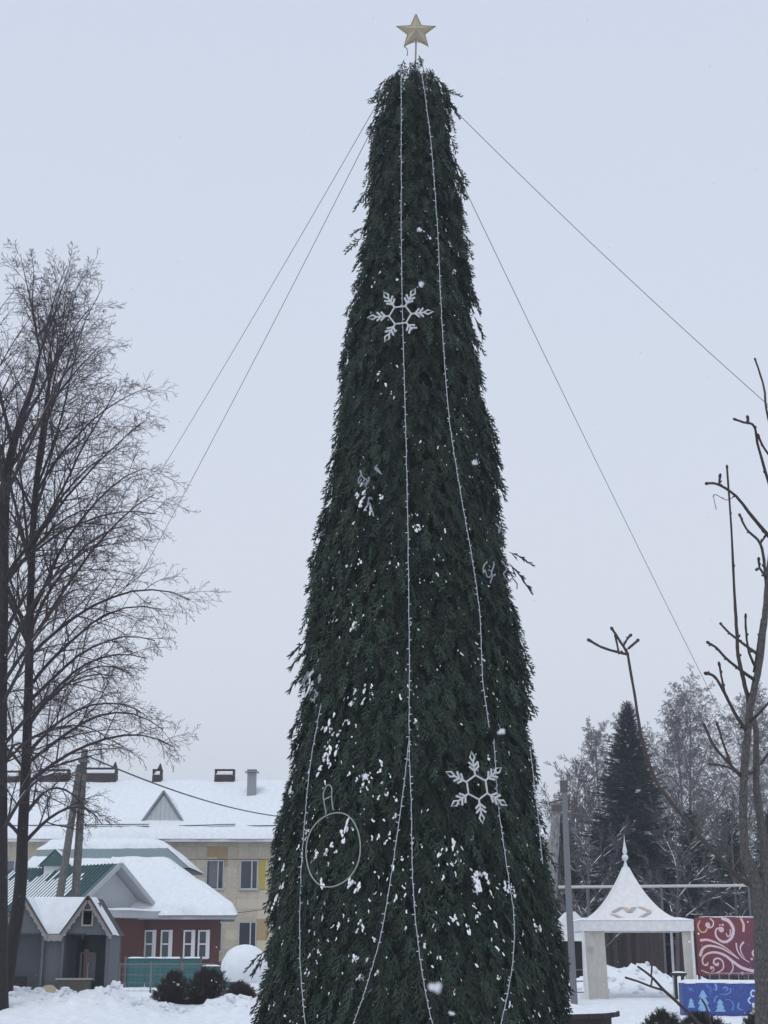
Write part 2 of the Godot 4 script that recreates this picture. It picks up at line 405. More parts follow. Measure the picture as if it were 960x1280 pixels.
func make_spray(L: float, width: float, pairs: int, droop: float, sd: int, per_m := 170.0, ln := 0.026, wd := 0.0035, body := 0.011) -> MB:   # a bough that starts at the origin and runs along -y; its flat side faces +z
	rng.seed = sd
	var mb := MB.new()
	var pts := PackedVector3Array()
	for i in 7:
		var t := i / 6.0
		pts.append(Vector3(sin(t * 4.0 + sd) * 0.02, -L * t, -droop * t * t * L + 0.03 * sin(t * 3.0)))
	for i in 3:
		twig_needles(mb, pts[i * 2], pts[i * 2 + 2], per_m, ln, wd, body)
	for k in pairs * 2:
		var t := 0.08 + 0.84 * (k + rng.randf() * 0.6) / (pairs * 2)
		var f := t * 6.0
		var a := pts[int(f)].lerp(pts[mini(int(f) + 1, 6)], f - int(f))
		var side := 1.0 if k % 2 == 0 else -1.0
		var lt := width * (1.0 - 0.6 * t) * rng.randf_range(0.65, 1.25)
		var ang := rng.randf_range(0.45, 0.95)
		var d := Vector3(side * sin(ang), -cos(ang), rng.randf_range(-0.3, 0.6)).normalized()
		var mid := a + d * lt * 0.5
		var b := mid + (d + Vector3(0, -0.55, -0.1)).normalized() * lt * 0.5
		twig_needles(mb, a, b, per_m, ln, wd, body)
		var sgn := 1.0 if rng.randf() < 0.5 else -1.0
		var dd := (d + Vector3(-d.y, d.x, 0.0) * sgn * 0.8 + Vector3(0, -0.2, rng.randf_range(-0.3, 0.3))).normalized()
		var c := a.lerp(b, 0.4)
		twig_needles(mb, c, c + dd * lt * 0.42, per_m, ln, wd, body)
	return mb

func perp(d: Vector3, roll: float) -> Vector3:
	var u := d.cross(Vector3(0.2, 0.9, 0.35)).normalized()
	return u.rotated(d, roll)

func grow(mb: MB, snow: MB, p: Vector3, dir: Vector3, L: float, r: float, lvl: int, P: Dictionary) -> void:
	var last: bool = lvl >= P.levels
	var segs: int = P.segs[lvl]
	var pts := PackedVector3Array([p])
	var rads := PackedFloat32Array([r])
	var d := dir
	var tip: float = P.tip
	var end := maxf(tip, r * (0.25 if lvl == 0 else 0.4))
	for i in segs:
		var t := (i + 1.0) / segs
		d = (d + Vector3(rng.randf_range(-1, 1), rng.randf_range(-1, 1), rng.randf_range(-1, 1)) * P.wob[lvl] + Vector3.UP * (P.rise[lvl] * (1.0 - t) + P.fall[lvl] * t) / segs).normalized()
		pts.append(pts[i] + d * (L / segs))
		rads.append(lerpf(r, end, t))
	mb.tube(pts, rads, P.sides[lvl])
	if snow and lvl <= P.get("snow_to", 1):
		for i in segs:
			var q := pts[i + 1] - pts[i]
			if absf(q.normalized().y) < 0.75 and rng.randf() < P.get("snow_share", 0.5):
				var o := Vector3(0, 0.75, 0)
				snow.tube(PackedVector3Array([pts[i] + o * rads[i], pts[i + 1] + o * rads[i + 1]]), PackedFloat32Array([rads[i] * 0.75 + 0.003, rads[i + 1] * 0.7 + 0.003]), 4)
	if last:
		return
	var kids: int = P.kids[lvl]
	var roll := rng.randf() * TAU
	for k in kids:
		var t: float = P.first[lvl] + (1.0 - P.first[lvl]) * (k + rng.randf()) / kids
		var f := t * segs
		var i := mini(int(f), segs - 1)
		var a := pts[i].lerp(pts[i + 1], f - i)
		var ad := (pts[i + 1] - pts[i]).normalized()
		roll += 2.4 + rng.randf_range(-0.5, 0.5)
		var ang: float = P.angle[lvl] * rng.randf_range(0.75, 1.25)
		var cd := (ad * cos(ang) + perp(ad, roll) * sin(ang)).normalized()
		var cl: float = L * P.ratio[lvl] * (1.15 - 0.65 * t) * rng.randf_range(0.65, 1.25)
		var cr := maxf(tip, lerpf(r, end, t) * P.thin[lvl])
		grow(mb, snow, a, cd, cl, cr, lvl + 1, P)

func split4(pts: Array) -> Array:
	var p := PackedVector3Array()
	var r := PackedFloat32Array()
	for q in pts:
		p.append(Vector3(q[0], q[1], q[2]))
		r.append(q[3])
	return [p, r]

func smooth_path(p: PackedVector3Array, r: PackedFloat32Array, k: int) -> Array:
	var op := PackedVector3Array()
	var orr := PackedFloat32Array()
	for i in p.size() - 1:
		var a := p[maxi(i - 1, 0)]
		var d := p[mini(i + 2, p.size() - 1)]
		for j in k:
			var t := float(j) / k
			op.append(p[i].cubic_interpolate(p[i + 1], a, d, t))
			orr.append(lerpf(r[i], r[i + 1], t))
	op.append(p[p.size() - 1])
	orr.append(r[r.size() - 1])
	return [op, orr]

func slab(mb: MB, a: Vector3, b: Vector3, c: Vector3, d: Vector3, th: float, nu: int, nv: int, rough := 0.35) -> void:   # snow lying on the sheet a-b (lower edge) d-c (upper edge)
	mb.grid(nu, nv, func(u: float, v: float) -> Vector3:
		var p := a.lerp(b, u).lerp(d.lerp(c, u), v)
		var e := minf(minf(u, 1.0 - u) * nu, minf(v, 1.0 - v) * nv)
		var h := th * clampf(sqrt(clampf(e / 2.2, 0.0, 1.0)), 0.0, 1.0)
		h *= 1.0 + rough * noise.get_noise_3d(p.x * 9.0, p.y * 9.0, p.z * 9.0)
		var w := noise.get_noise_3d(p.x * 14.0 + 50.0, p.y * 14.0, p.z * 14.0) * th * 0.7 if e < 0.5 else 0.0
		return p + Vector3(0, h - 0.015 + w * 0.4, 0.0) + (a - d).normalized() * w)

func blob(sd: int, sq := Vector3.ONE, lumpy := 1.5) -> ArrayMesh:
	rng.seed = sd
	var off := Vector3(rng.randf() * 99, rng.randf() * 99, rng.randf() * 99)
	var mb := MB.new()
	mb.grid(10, 7, func(u: float, v: float) -> Vector3:
		var a := u * TAU
		var q := Vector3(cos(a) * sin(v * PI), cos(v * PI), -sin(a) * sin(v * PI))
		return q * (1.0 + lumpy * noise.get_noise_3dv(q * 17.0 + off)) * sq)
	return mb.mesh()

func clump(sd: int) -> ArrayMesh:   # an irregular pat of snow: a few lumps run together
	rng.seed = sd
	var mb := MB.new()
	for i in 7:
		var c := Vector3(rng.randf_range(-0.7, 0.7), rng.randf_range(-0.95, 0.95), rng.randf_range(-0.35, 0.35))
		var r := rng.randf_range(0.2, 0.6)
		var off := Vector3(rng.randf() * 99, rng.randf() * 99, rng.randf() * 99)
		mb.grid(7, 5, func(u: float, v: float) -> Vector3:
			var q := Vector3(cos(u * TAU) * sin(v * PI), cos(v * PI), -sin(u * TAU) * sin(v * PI))
			return c + q * r * (1.0 + 1.2 * noise.get_noise_3dv(q * 17.0 + off)))
	return mb.mesh()

func radius_at(h: float) -> float:
	for i in PROFILE.size() - 1:
		if h <= PROFILE[i + 1][0]:
			return lerpf(PROFILE[i][1], PROFILE[i + 1][1], clampf((h - PROFILE[i][0]) / (PROFILE[i + 1][0] - PROFILE[i][0]), 0, 1))
	return 0.3

func ground_at(x: float, z: float) -> float:
	var h := 0.35 * lerpf(smoothstep(26.0, 42.0, -z), smoothstep(42.8, 45.4, -z), smoothstep(1.0, 3.0, x)) + 0.10 * noise.get_noise_2d(x * 1.5, z * 1.5)
	var left := smoothstep(-0.5, -3.5, x)
	if left > 0.0:
		var crest := -38.2 + 0.7 * sin(x * 0.7) + 1.2 * noise.get_noise_2d(x * 4.0, 7.0)
		var tall := 0.47 + 0.10 * sin(x * 0.45 + 1.0) + 0.3 * noise.get_noise_2d(x * 9.0, 31.0)
		tall -= 0.28 * exp(-pow((x + 5.0) / 1.1, 2))
		tall += 0.16 * exp(-pow((x + 6.9) / 0.8, 2))
		var s := (z - crest) / (1.6 if z < crest else 2.6)
		h += left * tall * exp(-s * s)
		h += left * exp(-s * s * 0.6) * (0.20 * noise.get_noise_2d(x * 24.0, z * 24.0) + 0.13 * noise.get_noise_2d(x * 60.0, z * 60.0))
	var heap := exp(-pow((x - 8.3) / 1.9, 2) - pow((z + 53.0) / 1.8, 2)) * 1.0 + exp(-pow((x - 11.0) / 1.2, 2) - pow((z + 54.0) / 1.5, 2)) * 0.5
	h += heap * (0.9 + 0.45 * noise.get_noise_2d(x * 16.0, z * 16.0) + 0.16 * noise.get_noise_2d(x * 50.0, z * 50.0))
	return h + 0.03 * noise.get_noise_2d(x * 30.0, z * 30.0) + 0.025 * noise.get_noise_2d(x * 75.0, z * 75.0)

func _ready() -> void:
	noise.seed = 7
	noise.frequency = 0.05
	noise.fractal_octaves = 3
	# camera
	var cam := Camera3D.new()
	cam.name = "camera"
	add_child(cam)
	cam.position = Vector3(0, 1.6, 0)
	cam.rotation_degrees.x = 16.87
	cam.fov = 38.55
	cam.near = 0.05
	cam.far = 1500.0
	cam.current = true
	var lens := CameraAttributesPhysical.new()
	lens.frustum_focal_length = 34.31
	lens.exposure_aperture = 8.0
	lens.frustum_focus_distance = 24.0
	lens.frustum_far = 1500.0
	cam.attributes = lens
	# overcast sky, brighter overhead than near the horizon
	var sky := ProceduralSkyMaterial.new()
	sky.sky_top_color = Color(0.805, 0.846, 0.925)
	sky.sky_horizon_color = Color(0.925, 0.945, 0.98)
	sky.sky_curve = 0.3
	sky.ground_horizon_color = Color(0.925, 0.945, 0.98)
	sky.ground_bottom_color = Color(0.7, 0.73, 0.78)
	var env := Environment.new()
	env.background_mode = Environment.BG_SKY
	env.sky = Sky.new()
	env.sky.sky_material = sky
	env.tonemap_mode = Environment.TONE_MAPPER_LINEAR
	env.tonemap_exposure = 1.0
	env.sdfgi_enabled = true
	env.ssao_enabled = true
	env.ssil_enabled = true
	env.fog_enabled = true
	env.fog_density = 0.0013
	env.fog_light_color = Color(0.88, 0.91, 0.96)
	var we := WorldEnvironment.new()
	we.name = "world"
	we.environment = env
	add_child(we)
	var sun := DirectionalLight3D.new()
	sun.name = "sun"
	sun.light_energy = 0.5
	sun.light_color = Color(0.93, 0.96, 1.0)
	sun.light_angular_distance = 40.0
	sun.shadow_enabled = true
	sun.rotation_degrees = Vector3(-62, -25, 0)
	add_child(sun)

	make_materials()
	for i in 4:
		sprays.append(make_spray([0.62, 0.55, 0.70, 0.48][i], [0.22, 0.24, 0.20, 0.22][i], [6, 6, 7, 5][i], [0.05, 0.12, 0.0, 0.15][i], 40 + i).mesh())
	for i in 2:
		fans.append(make_spray(1.0, 0.42, 8, 0.15, 60 + i, 90.0, 0.035, 0.006, 0.012).mesh())
	ground()
	civic_building()
	brick_house()
	play_hut()
	left_small_things()
	far_trees()
	pavilion()
	boards()
	right_small_things()
	lindens()
	new_year_tree()
	ornaments()
	guy_wires()
	young_tree()
	falling_snow()

func ground() -> void:
	var xs := PackedFloat32Array([-400, -200, -100, -60, -40, -30, -24, -20, -17, -15])
	var x := -14.0
	while x < 14.01:
		xs.append(x)
		x += 0.13
	xs.append_array(PackedFloat32Array([15, 17, 20, 25, 32, 45, 70, 120, 220, 400]))
	var zs := PackedFloat32Array([40, 10, 0, -6, -12, -16, -20, -23, -26, -28, -30])
	var z := -31.0
	while z > -56.0:
		zs.append(z)
		z -= 0.13
	zs.append_array(PackedFloat32Array([-57, -58.5, -60, -63, -67, -72, -80, -90, -110, -150, -230, -400]))
	var mb := MB.new()
	var nu := xs.size() - 1
	var nv := zs.size() - 1
	mb.grid(nu, nv, func(u: float, v: float) -> Vector3:
		var px := xs[int(round(u * nu))]
		var pz := zs[int(round(v * nv))]
		return Vector3(px, ground_at(px, pz), pz))
	struct("snowy_ground", mb, M.snow)
	rng.seed = 61
	var xs2 := []
	for i in 420:
		var cx := rng.randf_range(-14.0, -2.6) if i < 330 else rng.randf_range(6.4, 11.0)
		var cz := -38.2 + rng.randfn(0.0, 1.1) if i < 330 else -52.5 + rng.randfn(0.0, 1.2)
		var size := 0.03 + 0.09 * pow(rng.randf(), 2.5)
		xs2.append(Transform3D(Basis.from_euler(Vector3(rng.randf() * 3.0, rng.randf() * 6.0, 0)).scaled(Vector3(1.2, 0.8, 1.0) * size), Vector3(cx, ground_at(cx, cz) + size * 0.25, cz)))
	tag(many("snow_clods", blob(17, Vector3.ONE, 1.0), M.snow, xs2, [], self), "loose lumps of shovelled snow on the banks", "snow")

# a window of w x h whose middle of the lower edge is the origin, facing +z
func window(parent: Node3D, at: Vector3, w: float, h: float, bars: Array, m: Material, rail := 0.0, depth := 0.06, drape := 0.0) -> void:
	var g := MB.new()
	g.box(Vector3(0, h / 2, 0.01), Vector3(w, h, 0.02))
	var win := part("window", g, M.glass, parent)
	win.position = at
	var f := MB.new()
	var t := 0.07
	for s in [-1.0, 1.0]:
		f.box(Vector3(s * (w / 2 - t / 2), h / 2, depth / 2 + 0.02), Vector3(t, h, depth))
	f.box(Vector3(0, t / 2, depth / 2 + 0.022), Vector3(w, t, depth))
	f.box(Vector3(0, h - t / 2, depth / 2 + 0.022), Vector3(w, t, depth))
	for b in bars:
		f.box(Vector3(w * b, h / 2, depth / 2 + 0.018), Vector3(t * 1.1, h - t, depth))
	if rail > 0.0:
		f.box(Vector3(0, h * rail, depth / 2 + 0.015), Vector3(w - t, t, depth))
	part("frame", f, m, win)
	if drape > 0.0:
		var c := MB.new()
		c.grid(14, 2, func(u: float, v: float) -> Vector3: return Vector3((u - 0.5) * w * drape - w * 0.12, h * (0.97 - v * 0.9), 0.026 + 0.004 * sin(u * 40.0)))
		part("curtain", c, M.curtain, win)
	var s := MB.new()
	s.box(Vector3(0, -0.02, 0.08), Vector3(w + 0.1, 0.04, 0.16))
	part("sill", s, m, win)

func civic_building() -> void:
	var b := thing("civic_building", "long two storey cream panelled building with snowy roof and dormer behind the brick house", "building", Vector3(-7.5, 0.0, -90.0))
	# everything below is measured from x = -7.5, z = -90
	var wall := MB.new()
	wall.box(Vector3(-0.6, 4.2, -6.0), Vector3(35.6, 8.5, 11.9))
	part("wall", wall, M.cream_dark, b)
	var pl := MB.new()
	pl.box(Vector3(-0.6, 0.6, 0.04), Vector3(35.7, 1.3, 0.25))
	part("plinth", pl, M.plinth, b)
	# cladding panels, each one a piece; windows and coloured panels in the same raster of 0.62 m
	var wins := []
	var cx := -22.9
	while cx < 17.0:
		wins.append(Rect2(cx - 0.54, 5.39, 1.08, 1.71))
		wins.append(Rect2(cx - 0.54, 1.83, 1.08, 1.72))
		cx += 2.03
	var pm := BoxMesh.new()
	pm.size = Vector3(0.61, 0.59, 0.04)
	var rest := MB.new()
	var tones := [M.cream, M.cream_dark, mat(Color(0.665, 0.585, 0.45), 0.75)]
	rng.seed = 3
	var yellow_strip := Rect2(0.05, 5.39, 0.36, 1.71)
	for i in 57:
		for j in 12:
			var x := -18.0 + 0.62 * (i + 0.5)
			var y := 1.28 + 0.6 * (j + 0.5)
			var cell := Rect2(x - 0.305, y - 0.295, 0.61, 0.59)
			var pieces := [cell]
			for w in wins:
				var cut := []
				for c in pieces:
					cut.append_array(minus(c, w.grow(0.015)))
				pieces = cut
			var cut2 := []
			for c in pieces:
				cut2.append_array(minus(c, yellow_strip))
			pieces = cut2
			var near := x > -7.0 and x < 1.8
			var ochre := (x > -3.4 and x < -2.1 and y > 6.7 and y < 7.9 and not (x < -2.75 and y < 7.05)) or (x > 0.0 and x < 0.9 and y > 2.5 and y < 3.7)
			for c in pieces:
				if c.size.x < 0.03 or c.size.y < 0.03:
					continue
				if near:
					var o: MeshInstance3D
					var mm: Material = M.ochre if ochre else tones[rng.randi() % 3]
					o = put("panel", pm, mm, b, Transform3D(Basis.from_scale(Vector3(c.size.x / 0.61, c.size.y / 0.59, 1)), Vector3(c.get_center().x, c.get_center().y, 0.02 + rng.randf() * 0.004)))
				else:
					rest.box(Vector3(c.get_center().x, c.get_center().y, 0.02), Vector3(c.size.x, c.size.y, 0.04))
	part("panels_along_the_wall", rest, M.cream, b).set_meta("kind", "stuff")
	var ys := MB.new()
	ys.box(Vector3(yellow_strip.get_center().x, yellow_strip.get_center().y, 0.04), Vector3(0.34, 1.7, 0.06))
	part("panel", ys, M.yellow, b).set_meta("label", "bright yellow upright panel beside an upper window")
	for w in wins:
		window(b, Vector3(w.get_center().x, w.position.y, -0.02), w.size.x, w.size.y, [0.16], M.grey_frame, 0.0, 0.06, [0.0, 0.28, 0.0, 0.45][rng.randi() % 4])
	# roof: two slopes, snow on both
	var z0 := 0.7
	var y0 := 8.25
	var zr := -7.0
	var yr := 12.45
	var xl := -18.8
	var xr := 17.6
	var roof := MB.new()
	roof.face([Vector3(xl, y0, z0), Vector3(xr, y0, z0), Vector3(xr, yr, zr), Vector3(xl, yr, zr)], Vector3(0, 1, 1))
	roof.face([Vector3(xl, y0, -14.7), Vector3(xr, y0, -14.7), Vector3(xr, yr, zr), Vector3(xl, yr, zr)], Vector3(0, 1, -1))
	for xx in [xl, xr]:
		roof.face([Vector3(xx, y0, z0), Vector3(xx, yr, zr), Vector3(xx, y0, -14.7)], Vector3(xx, 0, 0))
	roof.face([Vector3(xl, y0 - 0.02, z0), Vector3(xr, y0 - 0.02, z0), Vector3(xr, y0 - 0.02, -14.7), Vector3(xl, y0 - 0.02, -14.7)], Vector3(0, -1, 0))
	var r := part("roof", roof, M.siding, b)
	var gut := MB.new()
	gut.box(Vector3(-0.6, y0 - 0.06, z0 + 0.03), Vector3(36.2, 0.14, 0.1))
	part("gutter", gut, M.white_paint, r)
	var down := MB.new()
	down.tube(PackedVector3Array([Vector3(-6.45, y0 - 0.1, z0), Vector3(-6.45, y0 - 0.5, 0.35), Vector3(-6.45, y0 - 0.8, 0.12), Vector3(-6.45, 0.6, 0.12)]), PackedFloat32Array([0.06, 0.06, 0.06, 0.06]), 6)
	part("downpipe", down, M.white_paint, b)
	var sn := MB.new()
	slab(sn, Vector3(xl, y0 + 0.05, z0 + 0.1), Vector3(xr, y0 + 0.05, z0 + 0.1), Vector3(xr, yr + 0.1, zr), Vector3(xl, yr + 0.1, zr), 0.3, 150, 36, 0.25)
	slab(sn, Vector3(xr, y0 + 0.05, -14.7), Vector3(xl, y0 + 0.05, -14.7), Vector3(xl, yr + 0.1, zr), Vector3(xr, yr + 0.1, zr), 0.3, 60, 12, 0.25)
	part("roof_snow", sn, M.snow, r)
	var guard := MB.new()
	for s in [[-17.0, -6.7], [-4.9, -1.5], [-0.8, 7.0]]:
		var gy := 9.12
		guard.rod(Vector3(s[0], gy, -0.15), Vector3(s[1], gy + 0.1, -0.15), 0.03, 0.03, 5)
		guard.rod(Vector3(s[0], gy - 0.12, -0.13), Vector3(s[1], gy - 0.02, -0.13), 0.03, 0.03, 5)
	part("snow_guard", guard, M.cable, r)
	# triangular dormer, grey upright boards
	var dm := Node3D.new()
	dm.name = "dormer"
	b.add_child(dm)
	var ax := -6.0
	var board := MB.new()
	var back := MB.new()
	back.prism(PackedVector2Array([Vector2(ax - 1.3, 9.3), Vector2(ax + 1.25, 9.3), Vector2(ax, 11.1)]), -1.05, -0.97)
	part("back_board", back, M.siding, dm)
	for i in 9:
		var u0 := -1.25 + i * 0.277
		var u1 := u0 + 0.262
		var top := func(u: float) -> float: return 11.0 - absf(u) * 1.5
		var bm := MB.new()
		var poly := PackedVector2Array([Vector2(ax + u0, 9.28), Vector2(ax + u1, 9.28), Vector2(ax + u1, maxf(9.29, top.call(u1))), Vector2(ax + u0, maxf(9.29, top.call(u0)))])
		if u0 < 0.0 and u1 > 0.0:
			poly.insert(3, Vector2(ax, top.call(0.0)))
		bm.prism(poly, -0.95, -0.92)
		part("board", bm, M.siding, dm)
	var rake := MB.new()
	for s in [-1.0, 1.0]:
		rake.beam(Vector3(ax + s * 1.42, 9.2, -0.87), Vector3(ax, 11.28, -0.87), 0.1, 0.12)
	part("rake_board", rake, M.zinc, dm)
	var ds := MB.new()
	slab(ds, Vector3(ax - 1.45, 9.25, -5.4), Vector3(ax - 1.45, 9.25, -0.8), Vector3(ax, 11.28, -0.8), Vector3(ax, 11.28, -6.2), 0.14, 10, 10)
	slab(ds, Vector3(ax + 1.45, 9.25, -0.8), Vector3(ax + 1.45, 9.25, -5.4), Vector3(ax, 11.28, -6.2), Vector3(ax, 11.28, -0.8), 0.14, 10, 10)
	part("roof_snow", ds, M.snow, dm)
	# chimneys of dark brick along the ridge, snow between brick and cap
	for c in [[-17.5, 2.6, 12.4], [-14.0, 1.9, 12.5], [-11.2, 2.5, 12.6], [-7.3, 0.6, 12.5], [-2.9, 1.3, 12.5], [2.4, 0.9, 12.5]]:
		var ch := MB.new()
		var at := Vector3(c[0], c[2], -6.6)
		ch.box(at + Vector3(0, 0.02, 0), Vector3(c[1], 0.7, 0.7))
		var cn := part("chimney", ch, M.chimney, r)
		var cap := MB.new()
		var lid_y := 0.66
		for s in [-1.0, 1.0]:
			cap.box(at + Vector3(s * (c[1] / 2 - 0.06), 0.56, 0), Vector3(0.1, 0.3, 0.7))
		for s in [-1.0, 1.0]:
			cap.beam(at + Vector3(-c[1] / 2, lid_y + 0.08, s * 0.2), at + Vector3(c[1] / 2, lid_y + 0.08, s * 0.2), 0.45, 0.04)
		if c[0] > -13.0 and c[0] < -7.0:
			cap.prism(PackedVector2Array([Vector2(at.x + c[1] / 2 - 0.3, at.y + lid_y + 0.1), Vector2(at.x + c[1] / 2, at.y + lid_y + 0.1), Vector2(at.x + c[1] / 2 - 0.12, at.y + lid_y + 0.5)]), at.z - 0.1, at.z + 0.3)
		part("cap", cap, M.chimney, cn)
		var cs := MB.new()
		cs.box(at + Vector3(0, 0.46, 0.02), Vector3(c[1] - 0.05, 0.1, 0.6))
		part("snow", cs, M.snow, cn)
	var fl := MB.new()
	fl.box(Vector3(-0.95, 11.8, -4.6), Vector3(0.55, 2.0, 0.55))
	var flue := part("flue", fl, M.zinc, r)
	var fc := MB.new()
	fc.box(Vector3(-0.95, 12.86, -4.6), Vector3(0.85, 0.06, 0.85))
	fc.box(Vector3(-0.95, 12.98, -4.6), Vector3(0.6, 0.08, 0.6))
	part("cap", fc, M.zinc, flue)

func minus(c: Rect2, w: Rect2) -> Array:
	if not c.intersects(w):
		return [c]
	var o := []
	var i := c.intersection(w)
	if i.position.y > c.position.y:
		o.append(Rect2(c.position.x, c.position.y, c.size.x, i.position.y - c.position.y))
	if i.end.y < c.end.y:
		o.append(Rect2(c.position.x, i.end.y, c.size.x, c.end.y - i.end.y))
	if i.position.x > c.position.x:
		o.append(Rect2(c.position.x, i.position.y, i.position.x - c.position.x, i.size.y))
	if i.end.x < c.end.x:
		o.append(Rect2(i.end.x, i.position.y, c.end.x - i.end.x, i.size.y))
	return o

func brick_house() -> void:
	var b := thing("brick_house", "low dark red brick house with thick roof snow, green metal wing and narrow white windows", "house", Vector3(-10.6, 0.0, -72.0))
	# measured from x = -10.6, z = -72
	var w := MB.new()
	w.xf = Transform3D(Basis(Vector3.RIGHT, PI / 2), Vector3(0, 3.45, 0))      # the plan drawn flat, its right side runs slightly inwards
	w.prism(PackedVector2Array([Vector2(-7.2, 0.0), Vector2(2.83, 0.0), Vector2(1.85, -8.0), Vector2(-7.2, -8.0)]), 0.0, 3.5)
	part("wall", w, M.brick, b)
	for x in [-0.48, 0.29, 1.36, 2.05]:
		window(b, Vector3(x, 1.5, -0.01), 0.44, 1.27, [], M.white_paint, 0.5, 0.10)
		var jm := MB.new()
		jm.box(Vector3(x + 0.26, 2.13, 0.06), Vector3(0.14, 1.3, 0.13))
		part("shutter", jm, M.white_paint, b)
	# main roof: eave towards us, hipped to the right
	var ex := 3.62
	var ez := 0.65
	var ey := 3.42
	var roof := MB.new()
	var rl := Vector3(-7.0, 6.15, -5.0)
	var rr := Vector3(-0.75, 6.15, -5.0)
	roof.face([Vector3(-7.4, ey, ez), Vector3(ex, ey, ez), rr, rl], Vector3(0, 1, 1))
	roof.face([Vector3(ex, ey, ez), Vector3(2.45, ey, -10.6), rr], Vector3(1, 1, 0))
	roof.face([Vector3(-7.4, ey, -10.6), Vector3(2.45, ey, -10.6), rr, rl], Vector3(0, 1, -1))
	roof.face([Vector3(-7.4, ey, ez), rl, Vector3(-7.4, ey, -10.6)], Vector3(-1, 0, 0))
	roof.face([Vector3(-7.4, ey - 0.04, ez), Vector3(ex, ey - 0.04, ez), Vector3(2.45, ey - 0.04, -10.6), Vector3(-7.4, ey - 0.04, -10.6)], Vector3(0, -1, 0))
	var r := part("roof", roof, M.green_roof, b)
	var fas := MB.new()
	fas.box(Vector3((ex - 7.4) / 2, ey - 0.08, ez - 0.05), Vector3(ex + 7.4, 0.2, 0.06))
	part("fascia", fas, M.soffit, r)
	var sn := MB.new()
	slab(sn, Vector3(-3.4, ey + 0.02, ez + 0.15), Vector3(ex + 0.1, ey + 0.02, ez + 0.15), rr + Vector3(0, 0.05, 0), Vector3(-3.4, 6.2, -5.0), 0.42, 60, 40, 0.25)
	slab(sn, Vector3(ex + 0.12, ey + 0.02, ez + 0.1), Vector3(2.5, ey + 0.02, -10.6), rr + Vector3(0.0, 0.05, -0.05), rr + Vector3(0, 0.05, 0), 0.42, 30, 30, 0.25)
	slab(sn, Vector3(-7.4, ey, ez + 0.1), Vector3(-3.2, ey, ez + 0.1), Vector3(-3.2, 6.2, -5.0), rl, 0.25, 20, 20, 0.25)
	part("roof_snow", sn, M.snow, r)
	# rear block with its roof swept half bare
	var up := Node3D.new()
	up.name = "rear_block"
	b.add_child(up)
	var uw := MB.new()
	uw.box(Vector3(-4.2, 3.4, -12.0), Vector3(6.2, 6.8, 4.0))
	part("wall", uw, M.brick, up)
	var ur := MB.new()
	ur.face([Vector3(-8.6, 6.1, -8.2), Vector3(0.2, 6.1, -8.2), Vector3(-1.9, 7.75, -11.5), Vector3(-8.0, 7.75, -11.5)], Vector3(0, 1, 1))
	ur.face([Vector3(0.2, 6.1, -8.2), Vector3(0.2, 6.1, -14.8), Vector3(-1.9, 7.75, -11.5)], Vector3(1, 1, 0))
	ur.face([Vector3(-8.6, 6.1, -14.8), Vector3(0.2, 6.1, -14.8), Vector3(-1.9, 7.75, -11.5), Vector3(-8.0, 7.75, -11.5)], Vector3(0, 1, -1))
	ur.face([Vector3(-8.6, 6.05, -8.2), Vector3(0.2, 6.05, -8.2), Vector3(0.2, 6.05, -14.8), Vector3(-8.6, 6.05, -14.8)], Vector3(0, -1, 0))
	part("roof", ur, M.pale_green_roof, up)
	var us := MB.new()
	slab(us, Vector3(-8.5, 7.2, -10.4), Vector3(-1.3, 7.3, -10.55), Vector3(-1.9, 7.8, -11.55), Vector3(-8.0, 7.8, -11.55), 0.2, 40, 8, 0.6)
	slab(us, Vector3(-8.7, 6.12, -8.1), Vector3(-0.2, 6.12, -8.1), Vector3(-1.4, 6.55, -9.0), Vector3(-8.5, 6.75, -9.4), 0.16, 40, 6, 0.9)
	slab(us, Vector3(0.2, 6.15, -8.2), Vector3(0.2, 6.15, -14.8), Vector3(-1.9, 7.8, -11.5), Vector3(-1.95, 7.8, -11.45), 0.16, 12, 10, 0.5)
	part("roof_snow", us, M.snow, up)
	# wing turned to the right, its gable end boarded in pale grey
	var wing := Node3D.new()
	wing.name = "wing"
	b.add_child(wing)
	wing.position = Vector3(-1.9, 0.0, 1.9)
	wing.rotation.y = deg_to_rad(50)
	# in the wing's own axes the gable looks along +z, the ridge runs back along -z
	var ww := MB.new()
	ww.box(Vector3(0, 1.7, -4.6), Vector3(4.0, 3.5, 9.0))
	part("wall", ww, M.brick, wing)
	var gb := MB.new()
	gb.prism(PackedVector2Array([Vector2(-2.2, 3.75), Vector2(2.2, 3.75), Vector2(0, 5.55)]), -0.5, -0.35)
	part("gable", gb, M.siding, wing)
	var gr := MB.new()
	for s in [-1.0, 1.0]:
		gr.face([Vector3(s * 2.55, 3.62, 0.35), Vector3(0, 5.72, 0.35), Vector3(0, 5.72, -9.5), Vector3(s * 2.55, 3.62, -9.5)], Vector3(s, 1, 0))
		gr.face([Vector3(s * 2.55, 3.54, 0.35), Vector3(0, 5.64, 0.35), Vector3(0, 5.64, -9.5), Vector3(s * 2.55, 3.54, -9.5)], Vector3(-s, -1, 0))
	part("roof", gr, M.green_roof, wing)
	var sf := MB.new()
	for s in [-1.0, 1.0]:
		sf.face([Vector3(s * 2.5, 3.52, 0.33), Vector3(0, 5.6, 0.33), Vector3(0, 5.6, -0.5), Vector3(s * 2.5, 3.52, -0.5)], Vector3(-s, -1, 0))
		sf.beam(Vector3(s * 2.58, 3.54, 0.38), Vector3(0, 5.69, 0.38), 0.06, 0.2)
	part("verge", sf, M.soffit, wing)
	var cor := MB.new()
	cor.box(Vector3(0.15, 3.45, 0.3), Vector3(5.2, 0.34, 1.0))
	part("cornice", cor, M.soffit, wing)
	var cs := MB.new()
